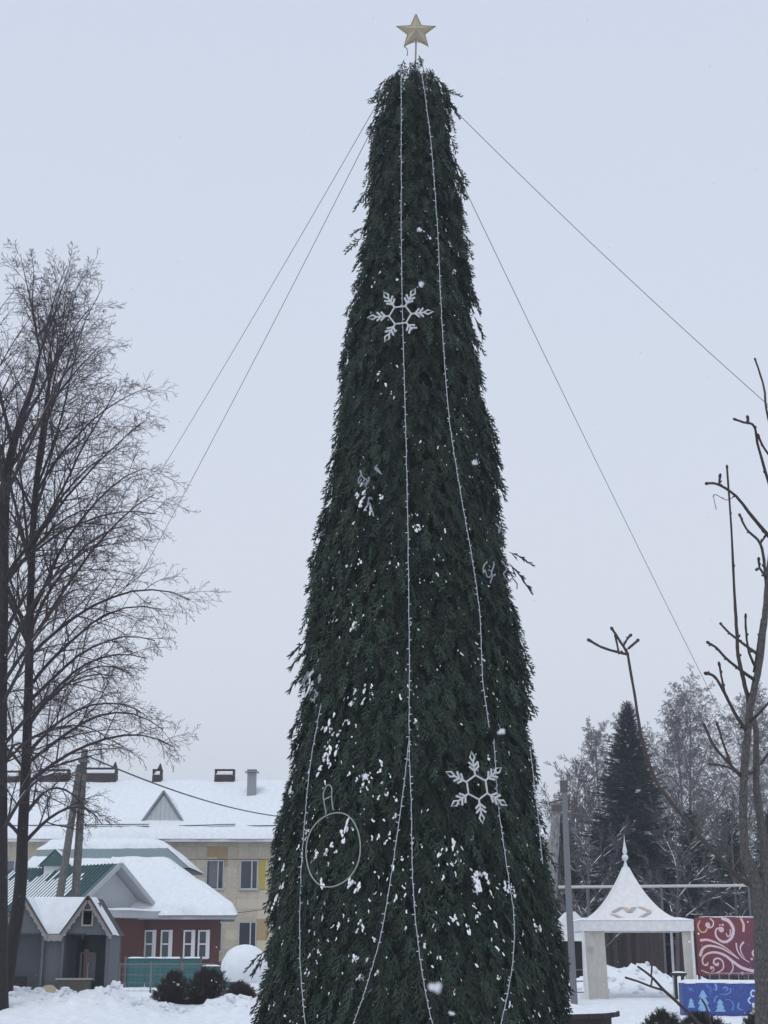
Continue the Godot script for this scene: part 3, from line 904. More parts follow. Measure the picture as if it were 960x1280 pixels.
	slab(cs, Vector3(-2.3, 3.62, 0.85), Vector3(2.75, 3.62, 0.85), Vector3(2.75, 3.64, -0.3), Vector3(-2.3, 3.64, -0.3), 0.1, 20, 8, 0.4)
	part("cornice_snow", cs, M.snow, wing)
	var ribs := MB.new()
	for i in 34:
		var zz := -0.35 - i * 0.26
		rng.seed = i
		var t0 := rng.randf_range(0.02, 0.35)
		var t1 := rng.randf_range(0.75, 1.0)
		var pa := Vector3(0, 5.73, zz).lerp(Vector3(-2.53, 3.65, zz), t0)
		var pb := Vector3(0, 5.73, zz).lerp(Vector3(-2.53, 3.65, zz), t1)
		if i > 3:
			ribs.beam(pa, pb, 0.16, 0.05)
	part("snow_in_the_ribs", ribs, M.snow, wing).set_meta("kind", "stuff")
	var rib := MB.new()
	for i in 34:
		var zz := -0.22 - i * 0.26
		rib.beam(Vector3(-0.02, 5.74, zz), Vector3(-2.54, 3.66, zz), 0.04, 0.05)
	part("roof_ribs", rib, M.green_roof, wing).set_meta("kind", "stuff")
	# little green gabled lucarne further left
	var lu := MB.new()
	lu.prism(PackedVector2Array([Vector2(-6.0, 5.75), Vector2(-4.5, 5.75), Vector2(-5.27, 6.48)]), -1.6, -0.4)
	var lo := part("lucarne", lu, M.green_roof, b)
	var ls := MB.new()
	slab(ls, Vector3(-4.42, 5.74, -0.36), Vector3(-4.42, 5.74, -1.6), Vector3(-5.27, 6.56, -1.6), Vector3(-5.27, 6.56, -0.36), 0.06, 8, 8)
	slab(ls, Vector3(-6.1, 5.74, -1.6), Vector3(-6.1, 5.74, -0.36), Vector3(-5.27, 6.56, -0.36), Vector3(-5.27, 6.56, -1.6), 0.06, 8, 8)
	part("snow", ls, M.snow, lo)
	var lw := MB.new()
	lw.box(Vector3(-5.25, 5.45, -1.0), Vector3(1.1, 0.6, 0.9))
	part("lucarne_wall", lw, M.white_paint, b)

func scallops(mb: MB, a: Vector3, b: Vector3, drop: float, count: int, z: float) -> void:   # a carved board from a to b with a toothed lower edge
	mb.beam(a, b, 0.05, 0.13)
	for i in count:
		var t := (i + 0.5) / count
		var p := a.lerp(b, t)
		var r := drop * (0.75 if i % 2 == 0 else 1.1)
		var poly := PackedVector2Array()
		for k in 8:
			var q := TAU * k / 8
			poly.append(Vector2(p.x + cos(q) * r, p.y - 0.08 + sin(q) * r))
		mb.prism(poly, z - 0.022, z + 0.022)

func play_hut() -> void:
	var h := thing("fairground_hut", "grey wooden fairground hut with two carved gables and snow on its roof", "hut", Vector3(-9.3, 0.3, -45.0))
	# measured from x = -9.3, y = 0.3, z = -45
	var wall := MB.new()
	var front := MB.new()
	front.box(Vector3(-0.42, 0.95, 0.02), Vector3(0.56, 1.9, 0.08))
	part("front_wall", front, M.hut_wall, h)
	wall.box(Vector3(-1.98, 0.95, -0.95), Vector3(0.08, 1.9, 2.0))
	wall.box(Vector3(1.16, 0.95, -0.95), Vector3(0.07, 1.9, 1.8))
	wall.box(Vector3(-0.98, 0.95, -1.95), Vector3(1.96, 1.9, 0.08))
	wall.box(Vector3(0.05, 0.9, -1.95), Vector3(0.12, 1.8, 0.08))
	wall.box(Vector3(1.0, 0.95, -1.95), Vector3(0.4, 1.9, 0.08))
	wall.box(Vector3(0.5, 0.3, -1.95), Vector3(0.9, 0.6, 0.08))
	wall.box(Vector3(0.5, 1.7, -1.95), Vector3(0.9, 0.4, 0.08))
	part("wall", wall, M.hut_wall, h)
	var inner := MB.new()
	inner.box(Vector3(0.62, 0.95, -1.6), Vector3(0.6, 1.9, 0.06))
	inner.box(Vector3(-0.13, 0.95, -0.9), Vector3(0.06, 1.9, 1.6))
	inner.box(Vector3(0.55, 1.93, -0.9), Vector3(1.35, 0.06, 1.8))
	part("inner_lining", inner, M.hut_wall, h)
	for g in [[0.55, 0.72, true], [-1.35, 0.72, false]]:
		var cx: float = g[0]
		var fr := MB.new()
		fr.prism(PackedVector2Array([Vector2(cx - 0.64, 1.9), Vector2(cx - 0.14, 1.9), Vector2(cx - 0.14, 2.62), Vector2(cx, 2.86)] if g[2] else [Vector2(cx - 0.64, 1.9), Vector2(cx + 0.64, 1.9), Vector2(cx, 2.86)]), 0.1, 0.16)
		if g[2]:
			fr.prism(PackedVector2Array([Vector2(cx + 0.64, 1.9), Vector2(cx + 0.14, 1.9), Vector2(cx + 0.14, 2.62), Vector2(cx, 2.86)]), 0.1, 0.16)
			fr.box(Vector3(cx, 2.04, 0.13), Vector3(0.28, 0.28, 0.06))
			fr.box(Vector3(cx, 2.68, 0.13), Vector3(0.28, 0.2, 0.06))
		part("gable", fr, M.hut_wall, h)
		var bd := MB.new()
		for s in [-1.0, 1.0]:
			scallops(bd, Vector3(cx + s * 0.74, 1.86, 0.26), Vector3(cx, 2.96, 0.26), 0.06, 12, 0.26)
		part("carved_bargeboard", bd, M.hut_trim, h)
		var gs := MB.new()
		for s in [-1.0, 1.0]:
			var e := Vector3(cx + s * 0.76, 1.88, 0.3)
			gs.beam(e + Vector3(0, 0.04, -0.02), Vector3(cx, 3.0, 0.28), 0.12, 0.03)
		part("verge_trim", gs, M.hut_dark, h)
		var rf := MB.new()
		for s in [-1.0, 1.0]:
			rf.face([Vector3(cx + s * 0.74, 1.88, 0.24), Vector3(cx, 2.98, 0.24), Vector3(cx, 2.98, -2.1), Vector3(cx + s * 0.74, 1.88, -2.1)], Vector3(s, 1, 0))
		part("gable_roof", rf, M.hut_dark, h)
		var sn := MB.new()
		slab(sn, Vector3(cx - 0.74, 1.9, -1.1), Vector3(cx - 0.74, 1.9, 0.24), Vector3(cx, 3.01, 0.24), Vector3(cx, 3.01, -1.1), 0.06, 12, 12)
		slab(sn, Vector3(cx + 0.74, 1.9, 0.24), Vector3(cx + 0.74, 1.9, -1.1), Vector3(cx, 3.01, -1.1), Vector3(cx, 3.01, 0.24), 0.06, 12, 12)
		part("gable_snow", sn, M.snow, h)
	# small window in the right gable
	var wf := MB.new()
	for s in [-1.0, 1.0]:
		wf.box(Vector3(0.55 + s * 0.15, 2.38, 0.17), Vector3(0.05, 0.46, 0.05))
	wf.box(Vector3(0.55, 2.6, 0.172), Vector3(0.34, 0.05, 0.05))
	wf.box(Vector3(0.55, 2.16, 0.172), Vector3(0.34, 0.05, 0.05))
	var gw := part("gable_window", wf, M.hut_trim, h)
	var wb := MB.new()
	wb.box(Vector3(0.55, 2.38, -0.5), Vector3(0.5, 0.9, 0.02))
	part("opening", wb, M.hut_wall, gw)
	# main roof, ridge across, snow
	var roof := MB.new()
	roof.face([Vector3(-1.4, 1.9, 0.2), Vector3(0.55, 1.9, 0.2), Vector3(0.55, 3.0, -1.0), Vector3(-1.35, 3.0, -1.0)], Vector3(0, 1, 1))
	roof.face([Vector3(-1.4, 1.9, -2.2), Vector3(0.55, 1.9, -2.2), Vector3(0.55, 3.0, -1.0), Vector3(-1.35, 3.0, -1.0)], Vector3(0, 1, -1))
	var rp := part("roof", roof, M.hut_dark, h)
	var rs := MB.new()
	slab(rs, Vector3(-0.75, 1.93, 0.22), Vector3(-0.08, 1.93, 0.22), Vector3(0.55, 3.03, -1.0), Vector3(-1.35, 3.03, -1.0), 0.09, 24, 16)
	part("roof_snow", rs, M.snow, rp)
	var ev := MB.new()
	scallops(ev, Vector3(-0.68, 1.84, 0.22), Vector3(-0.16, 1.84, 0.22), 0.05, 6, 0.22)
	part("carved_eave_board", ev, M.hut_trim, h)
	# posts, pillars and the counter in the open doorway
	for x in [-0.13, 1.17, -0.72]:
		var ps := MB.new()
		ps.box(Vector3(x, 0.95, 0.13), Vector3(0.07, 1.9, 0.09))
		part("post", ps, M.hut_wall, h)
	var co := MB.new()
	co.box(Vector3(0.3, 0.32, 0.35), Vector3(0.98, 0.64, 0.12))
	var cp := part("counter", co, M.counter, h)
	var ct := MB.new()
	ct.box(Vector3(0.3, 0.66, 0.33), Vector3(1.06, 0.05, 0.22))
	part("counter_top", ct, M.hut_trim, cp)
	var left := MB.new()
	left.box(Vector3(-1.35, 0.95, -0.4), Vector3(1.2, 1.9, 0.06))
	part("doorway", left, M.hut_wall, h)
	var lw := MB.new()
	lw.box(Vector3(-1.5, 0.35, 0.1), Vector3(0.7, 0.75, 0.1))
	part("low_wall", lw, M.fence_brown, h)
	var wn := MB.new()
	for s in [-1.0, 1.0]:
		wn.box(Vector3(0.3 + s * 0.22, 0.98, -1.55), Vector3(0.05, 0.82, 0.05))
	wn.box(Vector3(0.3, 1.38, -1.55), Vector3(0.49, 0.05, 0.05))
	wn.box(Vector3(0.41, 0.98, -1.56), Vector3(0.18, 0.76, 0.03))
	part("back_window_frame", wn, M.soffit, h)
	var dk := MB.new()
	dk.xf = Transform3D(Basis(), Vector3(-0.42, 0.1, 0.35))
	var half := PackedVector2Array()
	for i in 17:
		half.append(Vector2(cos(PI * i / 16) * 0.36, sin(PI * i / 16) * 0.42))
	dk.prism(half, -0.06, 0.06)
	var disc := part("round_wooden_board", dk, M.pale_wood, self)
	disc.position = Vector3(-9.3, 0.28, -45.0)
	tag(disc, "pale round wooden board half buried in snow before the grey hut", "board")

func mesh_fence_panel(mb: MB, a: Vector3, b: Vector3, h: float) -> void:
	for k in 4:
		var y := h * (k + 0.3) / 3.6
		mb.rod(a + Vector3(0, y, 0), b + Vector3(0, y, 0), 0.008, 0.008, 4)
	var c := int(a.distance_to(b) / 0.2)
	for i in c:
		var p := a.lerp(b, (i + 0.5) / c)
		mb.rod(p, p + Vector3(0, h, 0), 0.004, 0.004, 3)

func left_small_things() -> void:
	# paired concrete pole
	var p := thing("utility_pole", "paired leaning concrete utility poles rising behind the grey hut", "pole", Vector3(-11.2, 0.0, -55.0))
	var a := MB.new()
	a.tube(PackedVector3Array([Vector3(-0.06, 0, 0), Vector3(-0.02, 4.5, 0), Vector3(0.0, 9.0, 0)]), PackedFloat32Array([0.17, 0.15, 0.125]), 8)
	part("pole", a, M.concrete, p)
	var s := MB.new()
	s.tube(PackedVector3Array([Vector3(-0.75, 0, 0.9), Vector3(-0.42, 4.5, 0.4), Vector3(-0.12, 8.4, 0.1)]), PackedFloat32Array([0.16, 0.14, 0.12]), 8)
	part("prop", s, M.concrete, p)
	var c := MB.new()
	c.box(Vector3(0, 8.55, 0), Vector3(0.36, 0.1, 0.36))
	c.rod(Vector3(0.05, 8.6, 0.1), Vector3(0.3, 8.75, 0.1), 0.03, 0.03, 5)
	part("bracket", c, M.steel, p)
	# cables
	for q in [["overhead_cable", Vector3(-11.1, 8.75, -54.9), Vector3(-6.0, 9.3, -86.0), 0.35, 0.032, "thick dark cable sagging from the concrete poles towards the cream building"],
			["overhead_cable", Vector3(-11.1, 8.7, -54.9), Vector3(-24.0, 7.9, -62.0), 0.5, 0.025, "dark cable running left from the concrete poles through the bare trees"],
			["overhead_cable", Vector3(-16.0, 7.15, -89.4), Vector3(6.0, 7.35, -89.4), 0.12, 0.022, "thin dark cable strung along the top of the cream wall"],
			["overhead_cable", Vector3(-7.3, 3.5, -71.3), Vector3(-1.0, 5.6, -86.0), 0.25, 0.016, "thin wire from the brick house eave up to the cream wall"]]:
		var mb := MB.new()
		var pts := PackedVector3Array()
		var rr := PackedFloat32Array()
		for i in 17:
			var t := i / 16.0
			pts.append((q[1] as Vector3).lerp(q[2], t) - Vector3(0, q[3] * 4.0 * t * (1.0 - t), 0))
			rr.append(q[4])
		mb.tube(pts, rr, 5)
		tag(part(q[0], mb, M.cable, self), q[5], "cable")
	# teal sheet fence
	var f := thing("sheet_metal_fence", "teal sheet metal fence with snow on its top before the brick house", "fence", Vector3(-8.4, 0.2, -62.0))
	for i in 6:
		var x := -2.0 + i * 0.76
		var low := i >= 4
		var top := 1.02 if low else 1.32
		var mb := MB.new()
		mb.box(Vector3(x + 0.37, top / 2, 0), Vector3(0.74, top, 0.03))
		for k in 4:
			mb.box(Vector3(x + 0.1 + k * 0.18, top / 2, 0.02), Vector3(0.03, top - 0.02, 0.02))
		part("sheet", mb, M.teal, f)
		var sm := MB.new()
		slab(sm, Vector3(x - 0.01, top, 0.06), Vector3(x + 0.76, top, 0.06), Vector3(x + 0.76, top, -0.07), Vector3(x - 0.01, top, -0.07), 0.06, 8, 5)
		part("snow", sm, M.snow, f)
	for x in [-2.05, 0.2, 1.0, 2.6]:
		var mb := MB.new()
		mb.box(Vector3(x, 0.68, 0.06), Vector3(0.09, 1.4, 0.07))
		part("post", mb, M.bark_grey, f)
	var mf := thing("wire_mesh_fence", "low grey wire mesh fence in front of the teal fence", "fence", Vector3(-8.6, 0.25, -56.0))
	for i in 4:
		var x := -2.2 + i * 1.15
		var mb := MB.new()
		mesh_fence_panel(mb, Vector3(x, 0.05, 0), Vector3(x + 1.15, 0.05, 0), 1.0)
		part("mesh_panel", mb, M.wire, mf)
		var pm := MB.new()
		pm.rod(Vector3(x, -0.3, 0.02), Vector3(x, 1.12, 0.02), 0.03, 0.03, 6)
		pm.rod(Vector3(x, 1.06, 0.02), Vector3(x + 1.15, 1.06, 0.02), 0.02, 0.02, 5)
		part("post", pm, M.wire, mf)
	# round white dome
	var d := MB.new()
	var prof := []
	for i in 17:
		var t := -0.62 + (PI / 2 + 0.62) * i / 16.0
		prof.append([maxf(0.001, cos(t) * 0.84), sin(t) * 0.79])
	d.lathe(Vector3.ZERO, prof, 32, 0.012)
	var dome := part("white_dome", d, M.snow, self)
	dome.position = Vector3(-4.9, 1.2, -54.0)
	tag(dome, "large smooth round white dome beside the shrubs and the decorated spruce", "dome")
	# shrubs before the fence
	for b in [[Vector3(-5.75, 0.22, -42.0), 0.42, 0.85, "rounded dark brown evergreen shrub in the snow, left of two before the teal fence"], [Vector3(-4.85, 0.2, -42.2), 0.52, 0.95, "larger dark brown evergreen shrub in the snow, nearest the white dome"], [Vector3(-3.85, 0.25, -41.0), 0.36, 0.55, "small low brown shrub dusted with snow beside the decorated spruce"]]:
		shrub(b[0], b[1], b[2], b[3], 1600, int(b[0].x * 100), Color(0.040, 0.032, 0.026), 14)

func shrub(at: Vector3, rad: float, tall: float, label: String, count: int, sd: int, tone: Color, snowy: int) -> void:
	var s := thing("shrub", label, "shrub", at, 0.0, "low evergreen shrubs in the snow")
	rng.seed = absi(sd)
	var stem := MB.new()
	for i in 7:
		var a := TAU * i / 7
		stem.rod(Vector3(0, -0.2, 0), Vector3(cos(a) * rad * 0.6, tall * 0.7, sin(a) * rad * 0.6), 0.018, 0.006, 5)
	part("stem", stem, M.bark_shoot, s)
	var xs := []
	var cs := []
	for i in count:
		var a := rng.randf() * TAU
		var e := pow(rng.randf(), 0.6)
		var y := rng.randf()
		var env := sqrt(maxf(0.02, 1.0 - pow(y * 1.6 - 0.6, 2))) * rad * (1.0 + 0.25 * sin(a * 3.0 + at.x) + 0.15 * sin(a * 5.0))
		var p := Vector3(cos(a) * env * e, y * tall * (0.92 + 0.16 * sin(a * 2.0 + at.x)), sin(a) * env * e)
		var d := (p - Vector3(0, tall * 0.2, 0)).normalized() + Vector3(rng.randf_range(-0.4, 0.4), rng.randf_range(0.0, 0.6), rng.randf_range(-0.4, 0.4))
		var bs := Basis(Quaternion(Vector3.DOWN, d.normalized())).scaled(Vector3.ONE * rng.randf_range(0.14, 0.26))
		xs.append(Transform3D(bs, p - d.normalized() * 0.08))
		var k := rng.randf_range(0.6, 1.5)
		cs.append(Color(tone.r * k, tone.g * k, tone.b * k))
	many("foliage", fans[0], M.juniper, xs, cs, s)
	var ss := []
	for i in snowy:
		var a := rng.randf() * TAU
		var e := sqrt(rng.randf()) * rad * 0.85
		var y := tall * (0.93 - 0.45 * pow(e / rad, 2))
		ss.append(Transform3D(Basis.from_scale(Vector3(1, 0.5, 1) * rng.randf_range(0.012, 0.035)), Vector3(cos(a) * e, y, sin(a) * e)))
	if ss:
		many("snow", blob(5), M.clump, ss, [], s)

func conifer(label: String, at: Vector3, tall: float, rad: float, count: int, sd: int, tone: Color, group := "") -> void:
	var t := thing("spruce_tree", label, "tree", at, 0.0, group)
	rng.seed = sd
	var tr := MB.new()
	tr.rod(Vector3(0, -0.3, 0), Vector3(0, tall, 0), tall * 0.016, 0.02, 7)
	part("trunk", tr, M.bark_dark, t)
	var xs := []
	var cs := []
	var sn := []
	for i in count:
		var u := pow((i + rng.randf()) / count, 0.72)            # 0 at the foot, 1 at the top, more boughs low down
		var y := tall * (0.05 + 0.94 * u)
		var a := i * 2.399 + rng.randf_range(-0.3, 0.3)
		var reach := rad * pow(1.0 - u, 0.85) * rng.randf_range(0.4, 1.2) * (1.0 + 0.2 * sin(a * 2.0 + sd) + 0.12 * sin(y * 3.0 + sd)) + 0.25
		var out := Vector3(cos(a), 0, sin(a))
		var d := (out + Vector3(0, lerpf(-0.45, 0.35, u) + rng.randf_range(-0.2, 0.2), 0)).normalized()
		var side := d.cross(Vector3.UP).normalized()
		var bs := Basis(side, -d, side.cross(-d)).scaled(Vector3.ONE)
		bs = Basis(bs.x * reach, bs.y * reach, bs.z * reach * 0.8)
		xs.append(Transform3D(bs, Vector3(0, y, 0)))
		var k := rng.randf_range(0.6, 1.5)
		cs.append(Color(tone.r * k, tone.g * k, tone.b * k))
		if rng.randf() < 0.10:
			sn.append(Transform3D(Basis(side * reach * 0.06, Vector3(0, reach * 0.02 + 0.02, 0), d * reach * 0.13), Vector3(0, y + 0.03, 0) + d * reach * rng.randf_range(0.5, 0.85)))
	many("boughs", fans[sd % 2], M.needle_far, xs, cs, t)
	many("snow", blob(sd), M.clump, sn, [], t)

func bare_tree(called: String, label: String, at: Vector3, tall: float, lean: Vector3, trunk_r: float, limbs: int, P: Dictionary, bark: Material, twig: Material, sd: int, snow_on := false, group := "") -> Node3D:
	var t := thing(called, label, "tree", at, 0.0, group)
	rng.seed = sd
	var pts := PackedVector3Array()
	var rads := PackedFloat32Array()
	for i in 9:
		var u := i / 8.0
		pts.append(Vector3(0, -0.3, 0).lerp(Vector3(0, tall, 0) + lean, u) + Vector3(sin(u * 5.0 + sd) * 0.012 * tall * u, 0, cos(u * 4.0 + sd) * 0.012 * tall * u))
		rads.append(lerpf(trunk_r, 0.012, pow(u, 0.8)))
	var tr := MB.new()
	tr.tube(pts, rads, 8)
	part("trunk", tr, bark, t)
	var sn: MB = MB.new() if snow_on else null
	for k in limbs:
		var u: float = P.from + (0.97 - P.from) * (k + rng.randf() * 0.8) / limbs
		var f := u * 8.0
		var i := mini(int(f), 7)
		var p := pts[i].lerp(pts[i + 1], f - i)
		var a := k * 2.399 + rng.randf_range(-0.4, 0.4)
		var up: float = lerpf(P.up0, P.up1, (u - P.from) / (1.0 - P.from))
		var d := Vector3(cos(a) * cos(up), sin(up), sin(a) * cos(up))
		var L: float = tall * lerpf(P.len0, P.len1, (u - P.from) / (1.0 - P.from)) * rng.randf_range(0.75, 1.2)
		var mb := MB.new()
		grow(mb, sn, p, d, L, lerpf(rads[i], rads[i + 1], f - i) * 0.55, 0, P)
		part("limb", mb, twig, t)
	if sn and sn.v.size() > 0:
		part("snow", sn, M.clump, t).set_meta("kind", "stuff")
	return t

func far_trees() -> void:
	var birch_p := {levels = 3, segs = [5, 4, 3, 3], sides = [5, 4, 3, 3], wob = [0.12, 0.16, 0.2, 0.25], rise = [0.25, 0.2, 0.0, -0.4], fall = [0.1, -0.4, -1.0, -1.2], kids = [10, 8, 7], first = [0.15, 0.15, 0.15], angle = [0.7, 0.7, 0.65], ratio = [0.45, 0.45, 0.55], thin = [0.55, 0.55, 0.7], tip = 0.0095, from = 0.28, up0 = 0.75, up1 = 1.2, len0 = 0.36, len1 = 0.12}
	bare_tree("birch_tree", "tall grey birch with drooping twigs right of the dark spruce", Vector3(17.2, 0, -88.0), 15.6, Vector3(0.5, 0, 0), 0.22, 22, birch_p, M.birch, M.birch, 5, false, "bare birches behind the spruce")
	bare_tree("birch_tree", "broad grey birch behind the young tree at the right edge", Vector3(20.6, 0, -86.0), 15.9, Vector3(0.6, 0, 0), 0.22, 22, birch_p, M.birch, M.birch, 9, false, "bare birches behind the spruce")
	bare_tree("birch_tree", "lower grey birch in the gap between spruce and taller birches", Vector3(15.2, 0, -92.0), 14.6, Vector3(0.2, 0, 0), 0.2, 18, birch_p, M.birch, M.birch, 12, false, "bare birches behind the spruce")
	bare_tree("birch_tree", "grey birch cut off by the right edge of the view", Vector3(23.6, 0, -90.0), 15.0, Vector3(0.2, 0, 0), 0.2, 18, birch_p, M.birch, M.birch, 21, false, "bare birches behind the spruce")
	bare_tree("birch_tree", "grey birch filling the gap right behind the tall spruce", Vector3(13.6, 0, -95.0), 15.2, Vector3(0.3, 0, 0), 0.2, 22, birch_p, M.birch, M.birch, 25, false, "bare birches behind the spruce")
	bare_tree("birch_tree", "tallest grey birch, its crown left of the young tree trunk", Vector3(19.0, 0, -93.0), 17.4, Vector3(0.3, 0, 0), 0.22, 24, birch_p, M.birch, M.birch, 28, false, "bare birches behind the spruce")
	bare_tree("birch_tree", "lower grey birch crown left of the tall spruce, above the grey poles", Vector3(11.4, 0, -92.0), 10.8, Vector3(-0.3, 0, 0), 0.2, 20, birch_p, M.birch, M.birch, 35, false, "bare birches behind the spruce")
	var wide_p := {levels = 3, segs = [6, 4, 3, 2], sides = [5, 4, 3, 3], wob = [0.10, 0.14, 0.18, 0.2], rise = [0.3, 0.4, 0.2, 0.1], fall = [0.1, 0.1, 0.2, 0.2], kids = [8, 7, 4], first = [0.2, 0.2, 0.2], angle = [0.6, 0.6, 0.6], ratio = [0.45, 0.45, 0.5], thin = [0.6, 0.6, 0.7], tip = 0.009, from = 0.2, up0 = 0.5, up1 = 1.1, len0 = 0.5, len1 = 0.2, snow_to = 1, snow_share = 0.35}
	bare_tree("bare_tree", "spreading bare tree left of the dark spruce behind the grey poles", Vector3(10.9, 0, -80.0), 10.6, Vector3(-0.6, 0, 0), 0.2, 18, wide_p, M.bark_grey, M.bark_grey, 31, true, "bare trees behind the pavilion")
	bare_tree("bare_tree", "bare tree with snow streaks arching over the left of the white pavilion roof", Vector3(8.6, 0, -64.0), 7.2, Vector3(0.2, 0, 0), 0.13, 12, wide_p, M.bark_grey, M.bark_grey, 33, true, "bare trees behind the pavilion")
	bare_tree("bare_tree", "bare tree with snow streaks standing over the right of the white pavilion roof", Vector3(12.6, 0, -66.0), 7.6, Vector3(0.3, 0, 0), 0.13, 12, wide_p, M.bark_grey, M.bark_grey, 36, true, "bare trees behind the pavilion")
	bare_tree("bare_tree", "bare tree with snow streaks above the red board", Vector3(15.4, 0, -67.0), 7.5, Vector3(0.3, 0, 0), 0.13, 12, wide_p, M.bark_grey, M.bark_grey, 38, true, "bare trees behind the pavilion")
	var tone := Color(0.018, 0.026, 0.026)
	conifer("tall dark spruce rising above the white pavilion before the grey birches", Vector3(12.5, 0, -75.0), 14.2, 3.9, 1300, 4, tone, "dark spruces behind the pavilion")
	conifer("short dark spruce behind the grey poles, left of the tall spruce", Vector3(9.2, 0, -77.0), 8.6, 2.1, 552, 6, tone, "dark spruces behind the pavilion")
	conifer("dark spruce right of the tall one, under the birches", Vector3(15.6, 0, -76.0), 8.8, 2.4, 552, 7, tone, "dark spruces behind the pavilion")
	conifer("dark spruce above the red board near the young tree trunk", Vector3(18.0, 0, -78.0), 9.0, 2.5, 552, 8, tone, "dark spruces behind the pavilion")
	conifer("dark spruce at the right edge behind the young tree", Vector3(20.6, 0, -80.0), 9.0, 2.6, 552, 9, tone, "dark spruces behind the pavilion")
	conifer("lowest dark spruce directly behind the white pavilion finial", Vector3(11.0, 0, -70.0), 5.6, 2.0, 459, 10, tone, "dark spruces behind the pavilion")
	conifer("low dark spruce behind the right slope of the white pavilion", Vector3(14.2, 0, -71.0), 6.0, 2.2, 459, 11, tone, "dark spruces behind the pavilion")
	# far wood closing the view
	var xs := []
	var cs := []
	rng.seed = 77
	for i in 2600:
		var x := rng.randf_range(-60.0, 70.0)
		var z := rng.randf_range(-128.0, -108.0)
		var tl := 7.0 + 2.0 * noise.get_noise_1d(x * 3.0)
		if x > 4.0:
			tl += 1.0
		var y := rng.randf() * tl * 0.9
		var a := rng.randf() * TAU
		var d := Vector3(cos(a), rng.randf_range(-0.2, 1.2), sin(a)).normalized()
		var side := d.cross(Vector3(0.1, 1, 0.2)).normalized()
		xs.append(Transform3D(Basis(side * 1.8, -d * 1.8, side.cross(-d) * 1.8), Vector3(x, y, z)))
		var k := rng.randf_range(0.5, 1.4)
		cs.append(Color(0.03 * k, 0.032 * k, 0.033 * k))
	tag(many("distant_wood", fans[1], M.needle_far, xs, cs, self), "dark mass of distant wood behind the square", "wood")

func tent_point(u: float, v: float, w: float) -> Vector3:   # one roof face of the pavilion: u from -1 to 1 along the eave, v from 0 at the eave to 1 at the peak
	var half := w * 0.5 * lerpf(0.056, 1.0, 1.0 - v)
	var y := 1.9 * pow(v * 0.944, 2.3)
	var sag := -0.05 * (1.0 - u * u) * (1.0 - v) * v * 4.0
	return Vector3(u * half, y, half + sag)

